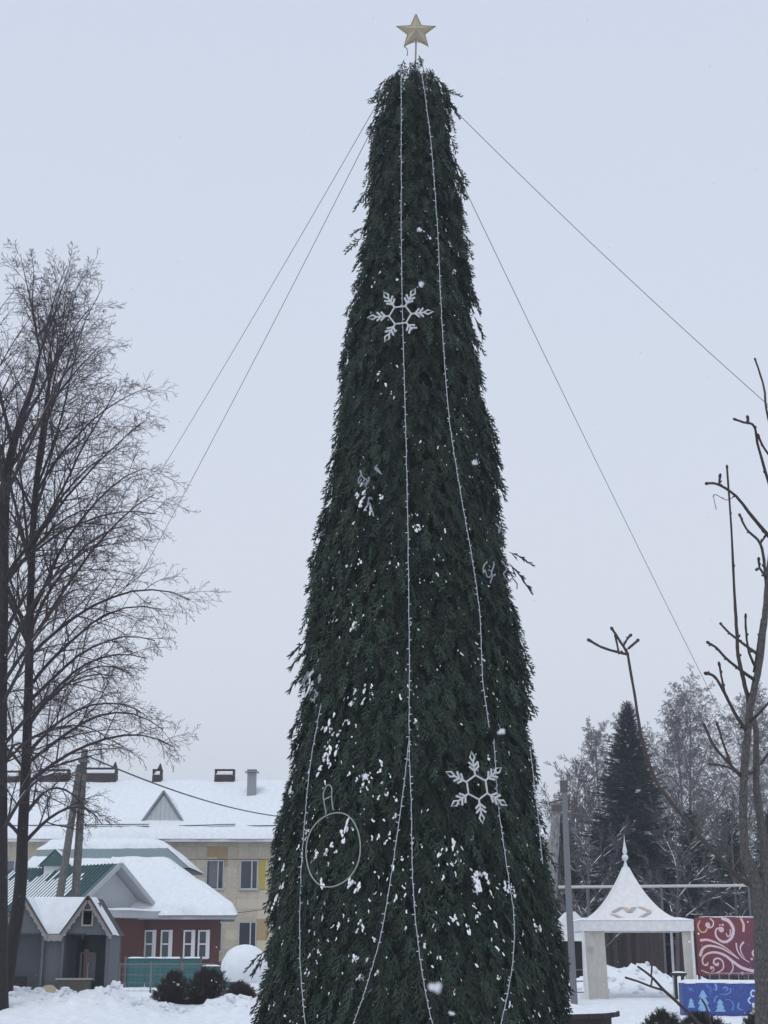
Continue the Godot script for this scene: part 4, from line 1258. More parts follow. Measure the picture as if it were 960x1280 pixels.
func pavilion() -> void:
	var p := thing("pavilion_tent", "white pagoda tent pavilion with a pointed finial on the snow", "tent", Vector3(7.66, 0.33, -47.7))
	var W := 3.4
	for k in 4:
		var mb := MB.new()
		mb.xf = Transform3D(Basis(Vector3.UP, k * PI / 2), Vector3(0, 2.3, 0))
		mb.grid(24, 20, func(u: float, v: float) -> Vector3: return tent_point(u * 2.0 - 1.0, v, W))
		part("roof_panel", mb, M.tent, p)
		var val := MB.new()
		val.xf = Transform3D(Basis(Vector3.UP, k * PI / 2), Vector3(0, 2.3, 0))
		val.grid(40, 3, func(u: float, v: float) -> Vector3: return Vector3((u * 2.0 - 1.0) * (W / 2 + 0.01), 0.02 - v * 0.33, W / 2 + 0.012 + 0.012 * sin(u * 30.0) * v))
		part("valance", val, M.tent, p)
	for sx in [-1.0, 1.0]:
		for sz in [-1.0, 1.0]:
			var mb := MB.new()
			mb.box(Vector3(sx * (W / 2 - 0.05), 1.1, sz * (W / 2 - 0.05)), Vector3(0.07, 2.4, 0.07))
			part("post", mb, M.tent, p)
	# cloth hung at the two front corners
	var lc := MB.new()
	lc.grid(14, 16, func(u: float, v: float) -> Vector3: return Vector3(-W / 2 + 0.05 + u * 0.66 + v * 0.06, 2.0 - v * 2.05, W / 2 - 0.02 - 0.10 * u + 0.015 * sin(u * 9.0)))
	part("cloth_panel", lc, M.tent_panel, p)
	var le := MB.new()
	le.grid(3, 12, func(u: float, v: float) -> Vector3: return Vector3(-W / 2 + 0.0 + u * 0.09 + v * 0.08, 2.0 - v * 2.05, W / 2 + 0.005))
	part("cloth_hem", le, M.tent, p)
	var rc := MB.new()
	rc.grid(10, 16, func(u: float, v: float) -> Vector3: return Vector3(W / 2 - 0.36 + u * 0.34 + v * 0.05, 2.02 - v * 2.07, W / 2 - 0.06 + 0.02 * sin(u * 8.0)))
	part("cloth_panel", rc, M.tent_panel, p)
	var rm := MB.new()
	rm.box(Vector3(-W / 2 + 0.26, 1.46, W / 2 - 0.0), Vector3(0.16, 0.12, 0.006))
	part("faded_print", rm, M.print_grey, p)
	var fin := MB.new()
	fin.lathe(Vector3(0, 3.86, 0), [[0.13, -0.05], [0.11, 0.03], [0.05, 0.2], [0.03, 0.29], [0.08, 0.34], [0.105, 0.40], [0.09, 0.46], [0.04, 0.50], [0.075, 0.57], [0.07, 0.63], [0.04, 0.78], [0.018, 0.93], [0.002, 1.12]], 16)
	part("finial", fin, M.white_paint, p)
	# faded emblem on the front slope
	var gs := MB.new()
	var tn := MB.new()
	for q in [[gs, Vector2(-0.30, 0.40), Vector2(-0.60, 0.25)], [tn, Vector2(-0.64, 0.20), Vector2(-0.36, 0.06)], [tn, Vector2(-0.22, 0.40), Vector2(-0.07, 0.24)], [gs, Vector2(0.08, 0.40), Vector2(-0.10, 0.24)], [tn, Vector2(0.24, 0.42), Vector2(0.54, 0.28)], [gs, Vector2(0.52, 0.24), Vector2(0.12, 0.05)]]:
		var mb: MB = q[0]
		var a: Vector2 = q[1]
		var b: Vector2 = q[2]
		mb.xf = Transform3D(Basis(), Vector3(0, 2.31, 0.01))
		mb.grid(8, 6, func(u: float, v: float) -> Vector3:
			var c := a.lerp(b, u) + Vector2((v - 0.5) * 0.16, 0.0)          # metres across and up the front slope
			var t := pow(maxf(0.0, c.y) / 1.9, 1.0 / 2.3) / 0.944
			var half := W * 0.5 * lerpf(0.056, 1.0, 1.0 - t)
			return tent_point(c.x / half, t, W) + Vector3(0, 0.006, 0.006))
	part("emblem_print", gs, M.print_grey, p)
	part("emblem_print", tn, M.print_tan, p)
	var sn := MB.new()
	for k in 4:
		sn.xf = Transform3D(Basis(Vector3.UP, k * PI / 2), Vector3(0, 2.3, 0))
		sn.grid(60, 10, func(u: float, v: float) -> Vector3:
			var uu := (u * 2.0 - 1.0) * 1.0
			var lim := 0.14 + 0.16 * maxf(0.0, noise.get_noise_2d(uu * 40.0, 5.0 + k)) + 0.12 * pow(absf(uu), 6.0)
			var q := tent_point(uu, v * lim, W + 0.06)
			return q + Vector3(0, 0.075 * sqrt(maxf(0.0, sin(PI * clampf(v * 0.97 + 0.02, 0.0, 1.0)))) * (1.0 + 0.6 * noise.get_noise_2d(uu * 50.0, v * 9.0)) - 0.012, 0.0))
	part("eave_snow", sn, M.snow, p)

func stroke(img: Image, pts: Array, w0: float, w1: float, c: Color) -> void:
	var m := pts.size()
	var steps := 0
	for i in m - 1:
		var a := Vector2(pts[maxi(i - 1, 0)][0], pts[maxi(i - 1, 0)][1])
		var b := Vector2(pts[i][0], pts[i][1])
		var d := Vector2(pts[i + 1][0], pts[i + 1][1])
		var e := Vector2(pts[mini(i + 2, m - 1)][0], pts[mini(i + 2, m - 1)][1])
		steps = int(b.distance_to(d) / 2.0) + 2
		for k in steps:
			var t := float(k) / steps
			var q := b.cubic_interpolate(d, a, e, t)
			dot(img, q, lerpf(w0, w1, (i + t) / (m - 1)) * 0.5, c)

func dot(img: Image, q: Vector2, r: float, c: Color) -> void:
	for y in range(int(q.y - r - 1), int(q.y + r + 2)):
		for x in range(int(q.x - r - 1), int(q.x + r + 2)):
			if x >= 0 and y >= 0 and x < img.get_width() and y < img.get_height():
				var cov := clampf(r + 0.5 - q.distance_to(Vector2(x, y)), 0.0, 1.0) * c.a
				if cov > 0.0:
					var o := img.get_pixel(x, y)
					img.set_pixel(x, y, o.lerp(Color(c.r, c.g, c.b, 1.0), cov))

func printed(img: Image, rough := 0.6) -> StandardMaterial3D:
	var m := StandardMaterial3D.new()
	m.albedo_texture = ImageTexture.create_from_image(img)
	m.roughness = rough
	return m

func boards() -> void:
	# the red board: 640 x 580 units of print
	var img := Image.create(760, 580, false, Image.FORMAT_RGB8)
	for y in 580:
		for x in 760:
			var t := clampf((x / 760.0) * 0.75 + (y / 580.0) * 0.45 - 0.1, 0.0, 1.0)
			var k := 1.0 + 0.12 * noise.get_noise_2d(x * 0.6, y * 0.6) + 0.08 * noise.get_noise_2d(x * 4.0, y * 4.0)
			img.set_pixel(x, y, Color(lerpf(0.50, 0.38, t) * k, lerpf(0.22, 0.21, t) * k, lerpf(0.215, 0.32, t) * k))
	var pk := Color(0.86, 0.77, 0.80, 0.95)
	var bg := Color(0.86, 0.72, 0.66, 0.9)
	var o := Vector2(225, 130)
	for s in [[[[275, 165], [250, 215], [275, 270], [320, 275], [345, 245]], 12, 14, bg], [[[385, 140], [417, 175], [405, 220], [365, 232], [345, 215]], 14, 16, pk],
			[[[520, 138], [585, 170], [625, 245], [605, 325], [545, 372], [485, 365], [437, 315], [440, 255], [480, 232]], 38, 14, pk], [[[592, 255], [590, 300], [562, 320], [545, 290]], 14, 12, pk],
			[[[275, 358], [350, 355], [450, 390], [540, 440], [655, 535]], 28, 6, pk], [[[258, 505], [290, 440], [360, 413], [470, 432], [560, 478], [665, 545]], 32, 8, pk],
			[[[335, 580], [312, 608], [278, 585], [285, 530], [345, 487], [430, 480], [520, 510], [600, 570], [700, 635], [850, 665], [985, 640]], 12, 34, pk],
			[[[440, 590], [415, 600], [393, 580], [410, 545], [455, 540], [492, 575], [488, 640], [420, 680], [340, 685], [260, 655]], 22, 10, pk], [[[570, 555], [595, 600], [588, 655], [548, 698]], 10, 14, pk],
			[[[645, 390], [655, 460], [700, 530], [772, 577]], 16, 8, pk], [[[722, 380], [690, 420], [692, 475], [725, 540]], 20, 6, pk], [[[842, 445], [812, 485], [845, 530], [890, 520]], 16, 22, pk],
			[[[715, 145], [738, 200], [732, 265]], 24, 26, bg], [[[385, 620], [392, 650], [365, 672]], 12, 8, bg], [[[880, 200], [930, 250], [900, 330], [860, 300]], 26, 10, pk]]:
		var pts := []
		for q in s[0]:
			pts.append([q[0] - o.x, q[1] - o.y])
		stroke(img, pts, s[1], s[2], s[3])
	for d in [[355, 205, 26], [497, 252, 28], [515, 205, 12], [485, 207, 9], [800, 545, 13], [690, 685, 15], [365, 630, 16], [785, 175, 10], [430, 600, 16], [320, 600, 14]]:
		dot(img, Vector2(d[0], d[1]) - o, d[2], pk)
	var s := thing("red_board", "dark red board with pale pink scroll ornaments beside the white pavilion", "board", Vector3(10.72, 0.35, -47.0))
	var q := QuadMesh.new()
	q.size = Vector2(2.2, 1.72)
	put("printed_face", q, printed(img), s, Transform3D(Basis(), Vector3(0, 1.53, 0.031)))
	var bk := MB.new()
	bk.box(Vector3(0, 1.53, 0), Vector3(2.22, 1.75, 0.06))
	part("panel", bk, M.fence_brown, s)
	for x in [-1.06, -0.4, 0.35, 1.06]:
		var lg := MB.new()
		lg.box(Vector3(x, 0.2, -0.06), Vector3(0.07, 1.0, 0.06))
		part("leg", lg, M.steel, s)
	var cs := MB.new()
	slab(cs, Vector3(-1.1, 2.4, 0.04), Vector3(1.1, 2.4, 0.04), Vector3(1.1, 2.4, -0.04), Vector3(-1.1, 2.4, -0.04), 0.03, 16, 4, 0.9)
	part("snow", cs, M.snow, s)
	# the blue stand: 770 x 290 units of print
	var bi := Image.create(960, 290, false, Image.FORMAT_RGB8)
	for y in 290:
		for x in 960:
			var k := 1.0 + 0.25 * noise.get_noise_2d(x * 0.8, y * 0.8) + 0.1 * noise.get_noise_2d(x * 5.0, y * 5.0)
			bi.set_pixel(x, y, Color(0.20 * k, 0.29 * k, 0.56 * k))
	var ice := Color(0.56, 0.74, 0.87, 0.95)
	for t in [[85, 150, 240, 40], [210, 70, 275, 72], [380, 160, 280, 56], [880, 60, 270, 80]]:
		var yy: float = t[1]
		while yy < t[2]:
			var u: float = (yy - t[1]) / (t[2] - t[1])
			var tier := fmod(u * 3.0, 1.0)
			var half: float = t[3] * (0.10 + 0.55 * u + 0.33 * tier)
			for x in range(int(t[0] - half), int(t[0] + half)):
				if x >= 0 and x < 960:
					bi.set_pixel(x, int(yy), bi.get_pixel(x, int(yy)).lerp(Color(ice.r, ice.g, ice.b), 0.9))
			yy += 1.0
	var fr := Color(0.45, 0.60, 0.82, 0.55)
	stroke(bi, [[345, 15], [352, 45], [345, 70]], 26, 18, fr)
	stroke(bi, [[420, 50], [445, 40], [470, 60], [445, 75]], 14, 10, fr)
	stroke(bi, [[385, 108], [440, 112], [490, 90], [500, 50]], 6, 12, fr)
	stroke(bi, [[440, 160], [490, 170], [515, 215], [500, 265]], 8, 18, Color(0.35, 0.50, 0.78, 0.5))
	stroke(bi, [[320, 190], [335, 140], [360, 130]], 10, 12, fr)
	stroke(bi, [[250, 20], [290, 60], [280, 110]], 26, 14, Color(0.30, 0.42, 0.75, 0.5))
	stroke(bi, [[720, 70], [750, 85], [745, 120], [715, 130], [700, 100], [720, 70]], 14, 14, Color(0.75, 0.84, 0.95, 0.9))
	stroke(bi, [[690, 140], [670, 170], [690, 200]], 14, 14, Color(0.75, 0.84, 0.95, 0.8))
	stroke(bi, [[570, 200], [560, 240], [600, 265]], 16, 10, fr)
	for d in [[85, 60, 18], [60, 45, 9], [110, 78, 9], [600, 50, 8], [640, 90, 6], [560, 90, 6], [300, 40, 6]]:
		dot(bi, Vector2(d[0], d[1]), d[2], fr)
	var b := thing("blue_counter", "low blue box stand printed with pale fir trees and frost swirls", "stand", Vector3(9.58, 0.05, -43.0))
	var bq := QuadMesh.new()
	bq.size = Vector2(2.6, 0.785)
	put("printed_face", bq, printed(bi, 0.5), b, Transform3D(Basis(), Vector3(0, 0.44, 0.254)))
	var bb := MB.new()
	bb.box(Vector3(0, 0.4, 0), Vector3(2.6, 0.86, 0.5))
	part("box", bb, mat(Color(0.03, 0.055, 0.25), 0.5), b)
	var bs := MB.new()
	slab(bs, Vector3(-1.3, 0.83, 0.27), Vector3(1.3, 0.83, 0.27), Vector3(1.3, 0.83, -0.27), Vector3(-1.3, 0.83, -0.27), 0.1, 40, 8)
	part("snow", bs, M.snow, b)

func right_small_things() -> void:
	# bin on legs
	var n := thing("litter_bin", "black metal pedestal with flat top beside the blue stand", "bin", Vector3(8.72, 0.3, -45.4))
	var t := MB.new()
	t.lathe(Vector3(0, 0.74, 0), [[0.001, 0.0], [0.2, 0.0], [0.24, 0.03], [0.24, 0.08], [0.001, 0.09]], 16)
	part("top", t, M.black, n)
	for x in [-0.1, 0.1]:
		var lg := MB.new()
		lg.box(Vector3(x * 1.05, 0.36, 0), Vector3(0.07, 0.8, 0.16))
		part("leg", lg, M.black, n)
	var ts := MB.new()
	slab(ts, Vector3(-0.2, 0.83, 0.16), Vector3(0.2, 0.83, 0.16), Vector3(0.2, 0.83, -0.16), Vector3(-0.2, 0.83, -0.16), 0.05, 8, 8)
	part("snow", ts, M.snow, n)
	# poles
	var p := thing("lamp_pole", "slim grey metal pole with a knob, right of the leaning concrete pole", "pole", Vector3(5.37, 0.3, -44.0))
	var a := MB.new()
	a.tube(PackedVector3Array([Vector3(0.06, -0.2, 0), Vector3(0.0, 3.0, 0), Vector3(-0.02, 6.0, 0)]), PackedFloat32Array([0.10, 0.095, 0.085]), 10)
	part("pole", a, M.zinc_dark, p)
	var k := MB.new()
	k.box(Vector3(-0.03, 6.12, 0), Vector3(0.2, 0.34, 0.2))
	part("head", k, M.bark_grey, p)
	for q in [[Vector3(-0.03, 5.75, 0), Vector3(-0.5, 5.62, 0.1)], [Vector3(-0.03, 5.3, 0), Vector3(0.25, 5.3, 0.1)]]:
		var br := MB.new()
		br.rod(q[0], q[1], 0.03, 0.03, 5)
		part("bracket", br, M.bark_grey, p)
	var c := thing("leaning_pole", "thick leaning concrete pole half hidden by the decorated spruce", "pole", Vector3(4.75, 0.0, -44.6))
	var cm := MB.new()
	cm.tube(PackedVector3Array([Vector3(-0.12, -0.2, 0), Vector3(0.12, 2.8, 0.0), Vector3(0.42, 5.8, 0)]), PackedFloat32Array([0.21, 0.185, 0.13]), 10)
	part("pole", cm, M.concrete_pale, c)
	var cb := MB.new()
	cb.box(Vector3(0.43, 5.84, 0), Vector3(0.3, 0.16, 0.3))
	part("cap", cb, M.bark_grey, c)
	# gas pipe on posts
	var g := thing("overhead_pipe", "long pale overhead gas pipe on thin posts behind the pavilion", "pipe", Vector3(11.0, 0.0, -58.0))
	var gp := MB.new()
	gp.rod(Vector3(-4.3, 4.13, 0), Vector3(9.0, 4.25, 0), 0.055, 0.055, 10)
	part("pipe", gp, M.pipe, g)
	for x in [-3.2, -0.35, 3.0, 6.5]:
		var pp := MB.new()
		pp.rod(Vector3(x, -0.3, 0), Vector3(x, 4.14, 0), 0.045, 0.045, 8)
		part("post", pp, M.steel, g)
	# brown fence behind
	var f := thing("board_fence", "dark brown upright board fence seen through the pavilion", "fence", Vector3(10.0, 0.2, -66.0))
	rng.seed = 14
	var bm := BoxMesh.new()
	bm.size = Vector3(0.185, 2.35, 0.03)
	var fm := [M.fence_brown, mat(Color(0.045, 0.030, 0.030), 0.9), mat(Color(0.036, 0.026, 0.026), 0.9)]
	for i in 52:
		if i > 30 and i < 34:
			continue
		put("board", bm, fm[rng.randi() % 3], f, Transform3D(Basis(), Vector3(-3.9 + i * 0.195, 1.15 + rng.randf() * 0.03, rng.randf() * 0.01)))
	for y in [0.4, 1.9]:
		var rl := MB.new()
		rl.box(Vector3(1.2, y, -0.06), Vector3(10.2, 0.1, 0.06))
		part("rail", rl, M.fence_brown, f)
	# small white kiosk peeping out on the left of the pavilion
	var s := thing("market_kiosk", "small white kiosk roof with snow between grey poles and pavilion", "kiosk", Vector3(6.85, 0.2, -56.0))
	var rf := MB.new()
	rf.prism(PackedVector2Array([Vector2(-0.75, 2.3), Vector2(0.75, 2.3), Vector2(0.1, 2.95), Vector2(-0.1, 2.95)]), -0.8, 0.8)
	rf.box(Vector3(0, 2.12, 0), Vector3(1.5, 0.4, 1.62))
	part("roof", rf, M.tent, s)
	for x in [-0.68, 0.68]:
		var ps := MB.new()
		ps.box(Vector3(x, 1.0, 0.7), Vector3(0.08, 2.2, 0.08))
		part("post", ps, M.zinc, s)
	var bw := MB.new()
	bw.box(Vector3(0, 1.0, -0.6), Vector3(1.4, 2.0, 0.06))
	part("back_wall", bw, M.fence_brown, s)
	# low railing between the spruce and the pavilion
	var r := thing("low_railing", "thin low grey railing in the snow left of the pavilion", "railing", Vector3(5.6, 0.25, -46.5))
	for y in [0.3, 0.62, 0.95]:
		var rr := MB.new()
		rr.rod(Vector3(-0.9, y, 0), Vector3(0.55, y, 0), 0.018, 0.018, 5)
		part("rail", rr, M.wire, r)
	for x in [-0.85, 0.5]:
		var rr := MB.new()
		rr.rod(Vector3(x, -0.2, 0), Vector3(x, 1.0, 0), 0.025, 0.025, 6)
		part("post", rr, M.wire, r)
	var r2 := thing("barrier_railing", "light barrier railing showing between the red board and blue stand", "railing", Vector3(10.9, 0.25, -46.2))
	for y in [0.55, 0.85]:
		var rr := MB.new()
		rr.rod(Vector3(-1.15, y, 0), Vector3(1.3, y, 0), 0.018, 0.018, 5)
		part("rail", rr, M.zinc, r2)
	for i in 9:
		var rr := MB.new()
		rr.rod(Vector3(-1.1 + i * 0.29, -0.2, 0), Vector3(-1.1 + i * 0.29, 0.85, 0), 0.014, 0.014, 5)
		part("bar", rr, M.zinc, r2)
	# round planter at the foot of the decorated spruce
	var pl := thing("round_planter", "round dark kerb planter heaped with snow at the foot of the decorated spruce", "planter", Vector3(2.9, 0.0, -33.0))
	var ring := MB.new()
	ring.lathe(Vector3.ZERO, [[1.93, -0.1], [1.93, 0.36], [2.02, 0.37], [2.02, 0.45], [1.8, 0.45]], 48)
	part("wall", ring, M.planter, pl)
	for i in 30:
		var q := MB.new()
		var an := TAU * i / 30
		q.xf = Transform3D(Basis(Vector3.UP, -an), Vector3.ZERO)
		q.box(Vector3(2.0, 0.43, 0), Vector3(0.2, 0.09, 0.405))
		part("kerb_stone", q, M.planter, pl)
	var ps2 := MB.new()
	ps2.grid(48, 10, func(u: float, v: float) -> Vector3:
		var e := 2.06 * (1.0 - v) + 0.001
		var an := -u * TAU
		return Vector3(cos(an) * e, 0.47 + 0.24 * pow(v, 0.6) + 0.05 * noise.get_noise_2d(cos(an) * e * 15.0, sin(an) * e * 15.0), sin(an) * e))
	part("snow", ps2, M.snow, pl)
	shrub(Vector3(5.55, -0.12, -31.0), 0.45, 0.55, "left low dark evergreen shrub at the lower edge before the blue stand", 1300, 101, Color(0.036, 0.034, 0.026), 24)
	shrub(Vector3(6.35, -0.12, -31.2), 0.45, 0.50, "right low dark evergreen shrub at the lower edge before the blue stand", 1300, 102, Color(0.036, 0.034, 0.026), 24)
	shrub(Vector3(7.85, -0.05, -31.5), 0.5, 0.62, "dark evergreen shrub under a thick snow cap beside the young tree trunk", 1500, 103, Color(0.034, 0.032, 0.025), 10)
	var cap := MeshInstance3D.new()
	cap.mesh = blob(44, Vector3.ONE, 0.5)
	cap.material_override = M.snow
	cap.name = "snow_cap"
	get_node("shrub_005").add_child(cap)
	cap.transform = Transform3D(Basis.from_scale(Vector3(0.36, 0.17, 0.36)), Vector3(0.02, 0.58, 0))

func lindens() -> void:
	var P := {levels = 3, segs = [9, 6, 4, 3], sides = [6, 4, 3, 3], wob = [0.08, 0.10, 0.12, 0.13], rise = [0.9, 0.2, -0.1, 0.0], fall = [-1.9, -0.8, -0.3, 0.3], kids = [13, 8, 5], first = [0.12, 0.12, 0.12], angle = [0.75, 0.7, 0.7], ratio = [0.40, 0.46, 0.48], thin = [0.5, 0.55, 0.65], tip = 0.0045, snow_to = 0, snow_share = 0.22}
	for s in [[LINDEN_TRUNK, "large bare linden with arching twigs behind the grey hut, full trunk in view", 51, 31], [LINDEN_TRUNK_EDGE, "bare linden whose thick dark trunk runs along the left edge", 87, 23]]:
		var q := split4(s[0])
		var sp := smooth_path(q[0], q[1], 3)
		var pts: PackedVector3Array = sp[0]
		var rads: PackedFloat32Array = sp[1]
		var at := Vector3(pts[0].x, 0, pts[0].z)
		while pts[pts.size() - 1].y > 17.0:                       # above this the leader has split into limbs
			pts.remove_at(pts.size() - 1)
			rads.remove_at(rads.size() - 1)
		for i in 7:
			var e := rads.size() - 1 - i
			rads[e] = minf(rads[e], 0.03 + 0.012 * i)
		for i in pts.size():
			pts[i] -= at
		pts[0].y = -0.2
		rng.seed = s[2]
		var t := thing("linden_tree", s[1], "tree", at, 0.0, "bare lindens at the left edge")
		var tr := MB.new()
		tr.tube(pts, rads, 12)
		part("trunk", tr, M.bark_dark, t)
		var sn := MB.new()
		var limbs: int = s[3]
		for k in limbs:
			var u := (k + rng.randf() * 0.7) / limbs
			var tip_y := lerpf(5.0, 19.9, u) + rng.randf_range(-0.4, 0.4)             # where the limb ends on the rounded outline of the crown
			var reach := 3.9 * sqrt(maxf(0.05, 1.0 - pow((tip_y - 10.0) / 10.5, 2))) * rng.randf_range(0.72, 1.05)
			var y := minf(16.8, tip_y - lerpf(0.6, 5.2, u) * rng.randf_range(0.75, 1.15))
			var i := 0
			while i < pts.size() - 2 and pts[i + 1].y < y:
				i += 1
			var f := clampf((y - pts[i].y) / (pts[i + 1].y - pts[i].y), 0, 1)
			var p := pts[i].lerp(pts[i + 1], f)
			var a := k * 2.399 + rng.randf_range(-0.35, 0.35)
			if k % 3 == 0:
				a = rng.randf_range(-0.9, 0.9)                      # limbs towards the open square
			var to := Vector3(cos(a) * reach, tip_y - y, sin(a) * reach)
			var arch := lerpf(1.0, 0.25, u)
			var d := (to.normalized() + Vector3(0, arch * 0.75, 0)).normalized()
			var L := to.length() * (1.0 + 0.12 * arch)
			var PP := P.duplicate(true)
			PP.rise[0] = 0.25 * arch
			PP.fall[0] = -2.9 * arch
			PP.kids[0] = int(clampf(L * 2.5, 9, 15))
			var mb := MB.new()
			grow(mb, sn, p, d, L, minf(lerpf(rads[i], rads[i + 1], f) * 0.5, 0.052), 0, PP)
			part("limb", mb, M.bark_twig, t)
		for k in 4:                                                 # the leader divides at its tip
			var a := TAU * k / 4.0 + 0.4
			var PT := P.duplicate(true)
			PT.rise[0] = 0.2
			PT.fall[0] = 0.0
			PT.kids[0] = 11
			var mb := MB.new()
			grow(mb, sn, pts[pts.size() - 1] - Vector3(0, 0.05, 0), Vector3(cos(a) * 0.32, 1.0, sin(a) * 0.32).normalized(), rng.randf_range(2.2, 3.1), 0.028, 0, PT)
			part("limb", mb, M.bark_twig, t)
		if sn.v.size() > 0:
			part("snow", sn, M.clump, t).set_meta("kind", "stuff")

func bough_frame(th: float, h: float, r: float, tilt: float, yaw: float, roll: float, sc: float) -> Transform3D:
	var out := Vector3(sin(th), 0, cos(th))
	var d := (Vector3.DOWN * cos(tilt) + out * sin(tilt)).normalized()
	var side := Vector3.UP.cross(out).normalized()
	var z := side.cross(-d).normalized()
	var b := Basis(side, -d, z)
	b = Basis(out, yaw) * b
	b = b * Basis(Vector3.UP, roll)
	return Transform3D(b.scaled_local(Vector3.ONE * sc), Vector3(AXIS.x, h, AXIS.y) + out * r)

func new_year_tree() -> void:
	var t := thing("new_year_tree", "towering cone of hanging dark green spruce boughs strung with lights", "tree", Vector3.ZERO)
	var foot := Vector3(AXIS.x, 9.5, AXIS.y)                          # the whole cone leans half a degree to the right
	t.transform = Transform3D(Basis(Vector3(0, 0, 1), -0.0085), foot - Basis(Vector3(0, 0, 1), -0.0085) * foot)
	var mast := MB.new()
	mast.rod(Vector3(AXIS.x, 0.0, AXIS.y), Vector3(AXIS.x, 16.2, AXIS.y), 0.16, 0.09, 12)
	part("mast", mast, M.steel, t)
	for k in 12:
		var hoop := MB.new()
		var h := 0.6 + k * 1.35
		var pts := PackedVector3Array()
		var rr := PackedFloat32Array()
		for i in 25:
			var a := TAU * i / 24
			pts.append(Vector3(AXIS.x + cos(a) * maxf(0.1, radius_at(h) - 0.40), h, AXIS.y + sin(a) * maxf(0.1, radius_at(h) - 0.40)))
			rr.append(0.025)
		hoop.tube(pts, rr, 5, true)
		part("frame_hoop", hoop, M.steel, t)
	var core := MB.new()
	var prof := []
	for i in 40:
		var h := 0.25 + i * 0.405
		prof.append([maxf(0.02, radius_at(h) - (0.38 if h < 13.0 else 0.30)), minf(h, 15.7)])
	core.lathe(Vector3(AXIS.x, 0, AXIS.y), prof, 40, 0.02)
	part("inner_matting", core, M.core, t)
	# boughs: rows that hang over one another like shingles
	rng.seed = 2024
	var lists := [[], [], [], []]
	var front := []
	var h := 0.75
	while h < 16.12:
		var r := radius_at(h)
		var count := int(TAU * r / 0.10) + 8
		for i in count:
			var th := TAU * (i + rng.randf() * 0.9) / count
			var hh := h + rng.randf_range(-0.14, 0.14)
			var sway := 0.06 * sin(th * 3.0 + hh * 1.7) + 0.05 * sin(th * 7.0 - hh * 2.3)
			var depth := rng.randf_range(0.02, 0.22) - sway
			var x := bough_frame(th, hh, r - 0.10 - depth, rng.randf_range(0.08, 0.52), rng.randf_range(-0.45, 0.45), rng.randf_range(-0.9, 0.9), rng.randf_range(0.5, 0.88) * lerpf(1.0, 0.85, h / 16.0))
			var v := rng.randi() % 4
			if depth < 0.13 and cos(th) > 0.25 and front.size() < 270 and rng.randf() < 0.35:
				front.append([v, x])
			else:
				lists[v].append(x)
		h += 0.105
	# boughs that stick out of the outline
	for e in [[-1.55, 15.75, 0.5, 1.05, 0.55], [-1.4, 15.6, 0.45, 1.2, 0.5], [-1.6, 13.05, 0.85, 0.75, 0.7], [-1.5, 13.2, 0.85, 0.9, 0.5], [-1.55, 6.2, 1.6, 0.85, 0.75], [-1.35, 6.0, 1.62, 0.7, 0.8], [-1.5, 5.7, 1.65, 0.6, 0.8], [1.5, 7.6, 1.5, 1.0, 0.65], [1.45, 7.4, 1.5, 0.6, 0.85], [1.6, 15.9, 0.45, 1.2, 0.6], [1.5, 15.6, 0.5, 1.0, 0.5], [1.5, 14.3, 0.75, 0.5, 0.7], [1.55, 11.6, 1.0, 0.4, 0.8], [-1.5, 11.9, 0.95, 0.5, 0.7], [-1.5, 1.65, 2.1, 0.75, 0.6], [-1.6, 1.6, 2.1, 0.6, 0.7], [-3.00, 16.0, 0.30, 0.70, 0.36], [-2.50, 16.0, 0.30, 0.95, 0.36], [-2.00, 16.0, 0.30, 1.20, 0.36], [-1.50, 16.0, 0.30, 0.70, 0.36], [-1.00, 16.0, 0.30, 0.95, 0.36], [-0.50, 16.0, 0.30, 1.20, 0.36], [0.00, 16.0, 0.30, 0.70, 0.36], [0.50, 16.0, 0.30, 0.95, 0.36], [1.00, 16.0, 0.30, 1.20, 0.36], [1.50, 16.0, 0.30, 0.70, 0.36], [2.00, 16.0, 0.30, 0.95, 0.36], [2.50, 16.0, 0.30, 1.20, 0.36]]:
		front.append([rng.randi() % 4, bough_frame(e[0], e[1], e[2], e[3], rng.randf_range(-0.3, 0.3), rng.randf_range(-0.5, 0.5), e[4])])
	for f in front:
		put("bough", sprays[f[0]], M.bough[rng.randi() % 4], t, f[1])
	for v in 4:
		var tones := []
		for x in lists[v]:
			var k := rng.randf_range(0.25, 1.6)
			var q := rng.randf()
			tones.append(Color(0.027 * k, 0.048 * k, 0.030 * k) if q < 0.75 else (Color(0.021, 0.042, 0.033) * k if q < 0.95 else Color(0.042, 0.042, 0.027) * k))
		many("boughs", sprays[v], M.needle, lists[v], tones, t)
	# snow lodged in the boughs
	var clumps := [[], [], [], []]
	for s in SNOW_PATCHES:
		for i in int(s[2]):
			var th: float = s[0] + rng.randfn(0.0, 0.55) * s[3] / radius_at(s[1])
			lodge(clumps, th, s[1] + rng.randfn(0.0, 0.6) * s[4], s[5] * rng.randf_range(0.3, 1.3))
	for i in 1700:
		var u := pow(rng.randf(), 1.6)
		lodge(clumps, rng.randf() * TAU, 0.5 + u * 14.0, (0.14 + 0.4 * pow(rng.randf(), 2.0)) * lerpf(1.2, 0.7, u))
	for k in 4:
		many("snow", clump(70 + k), M.clump, clumps[k], [], t)

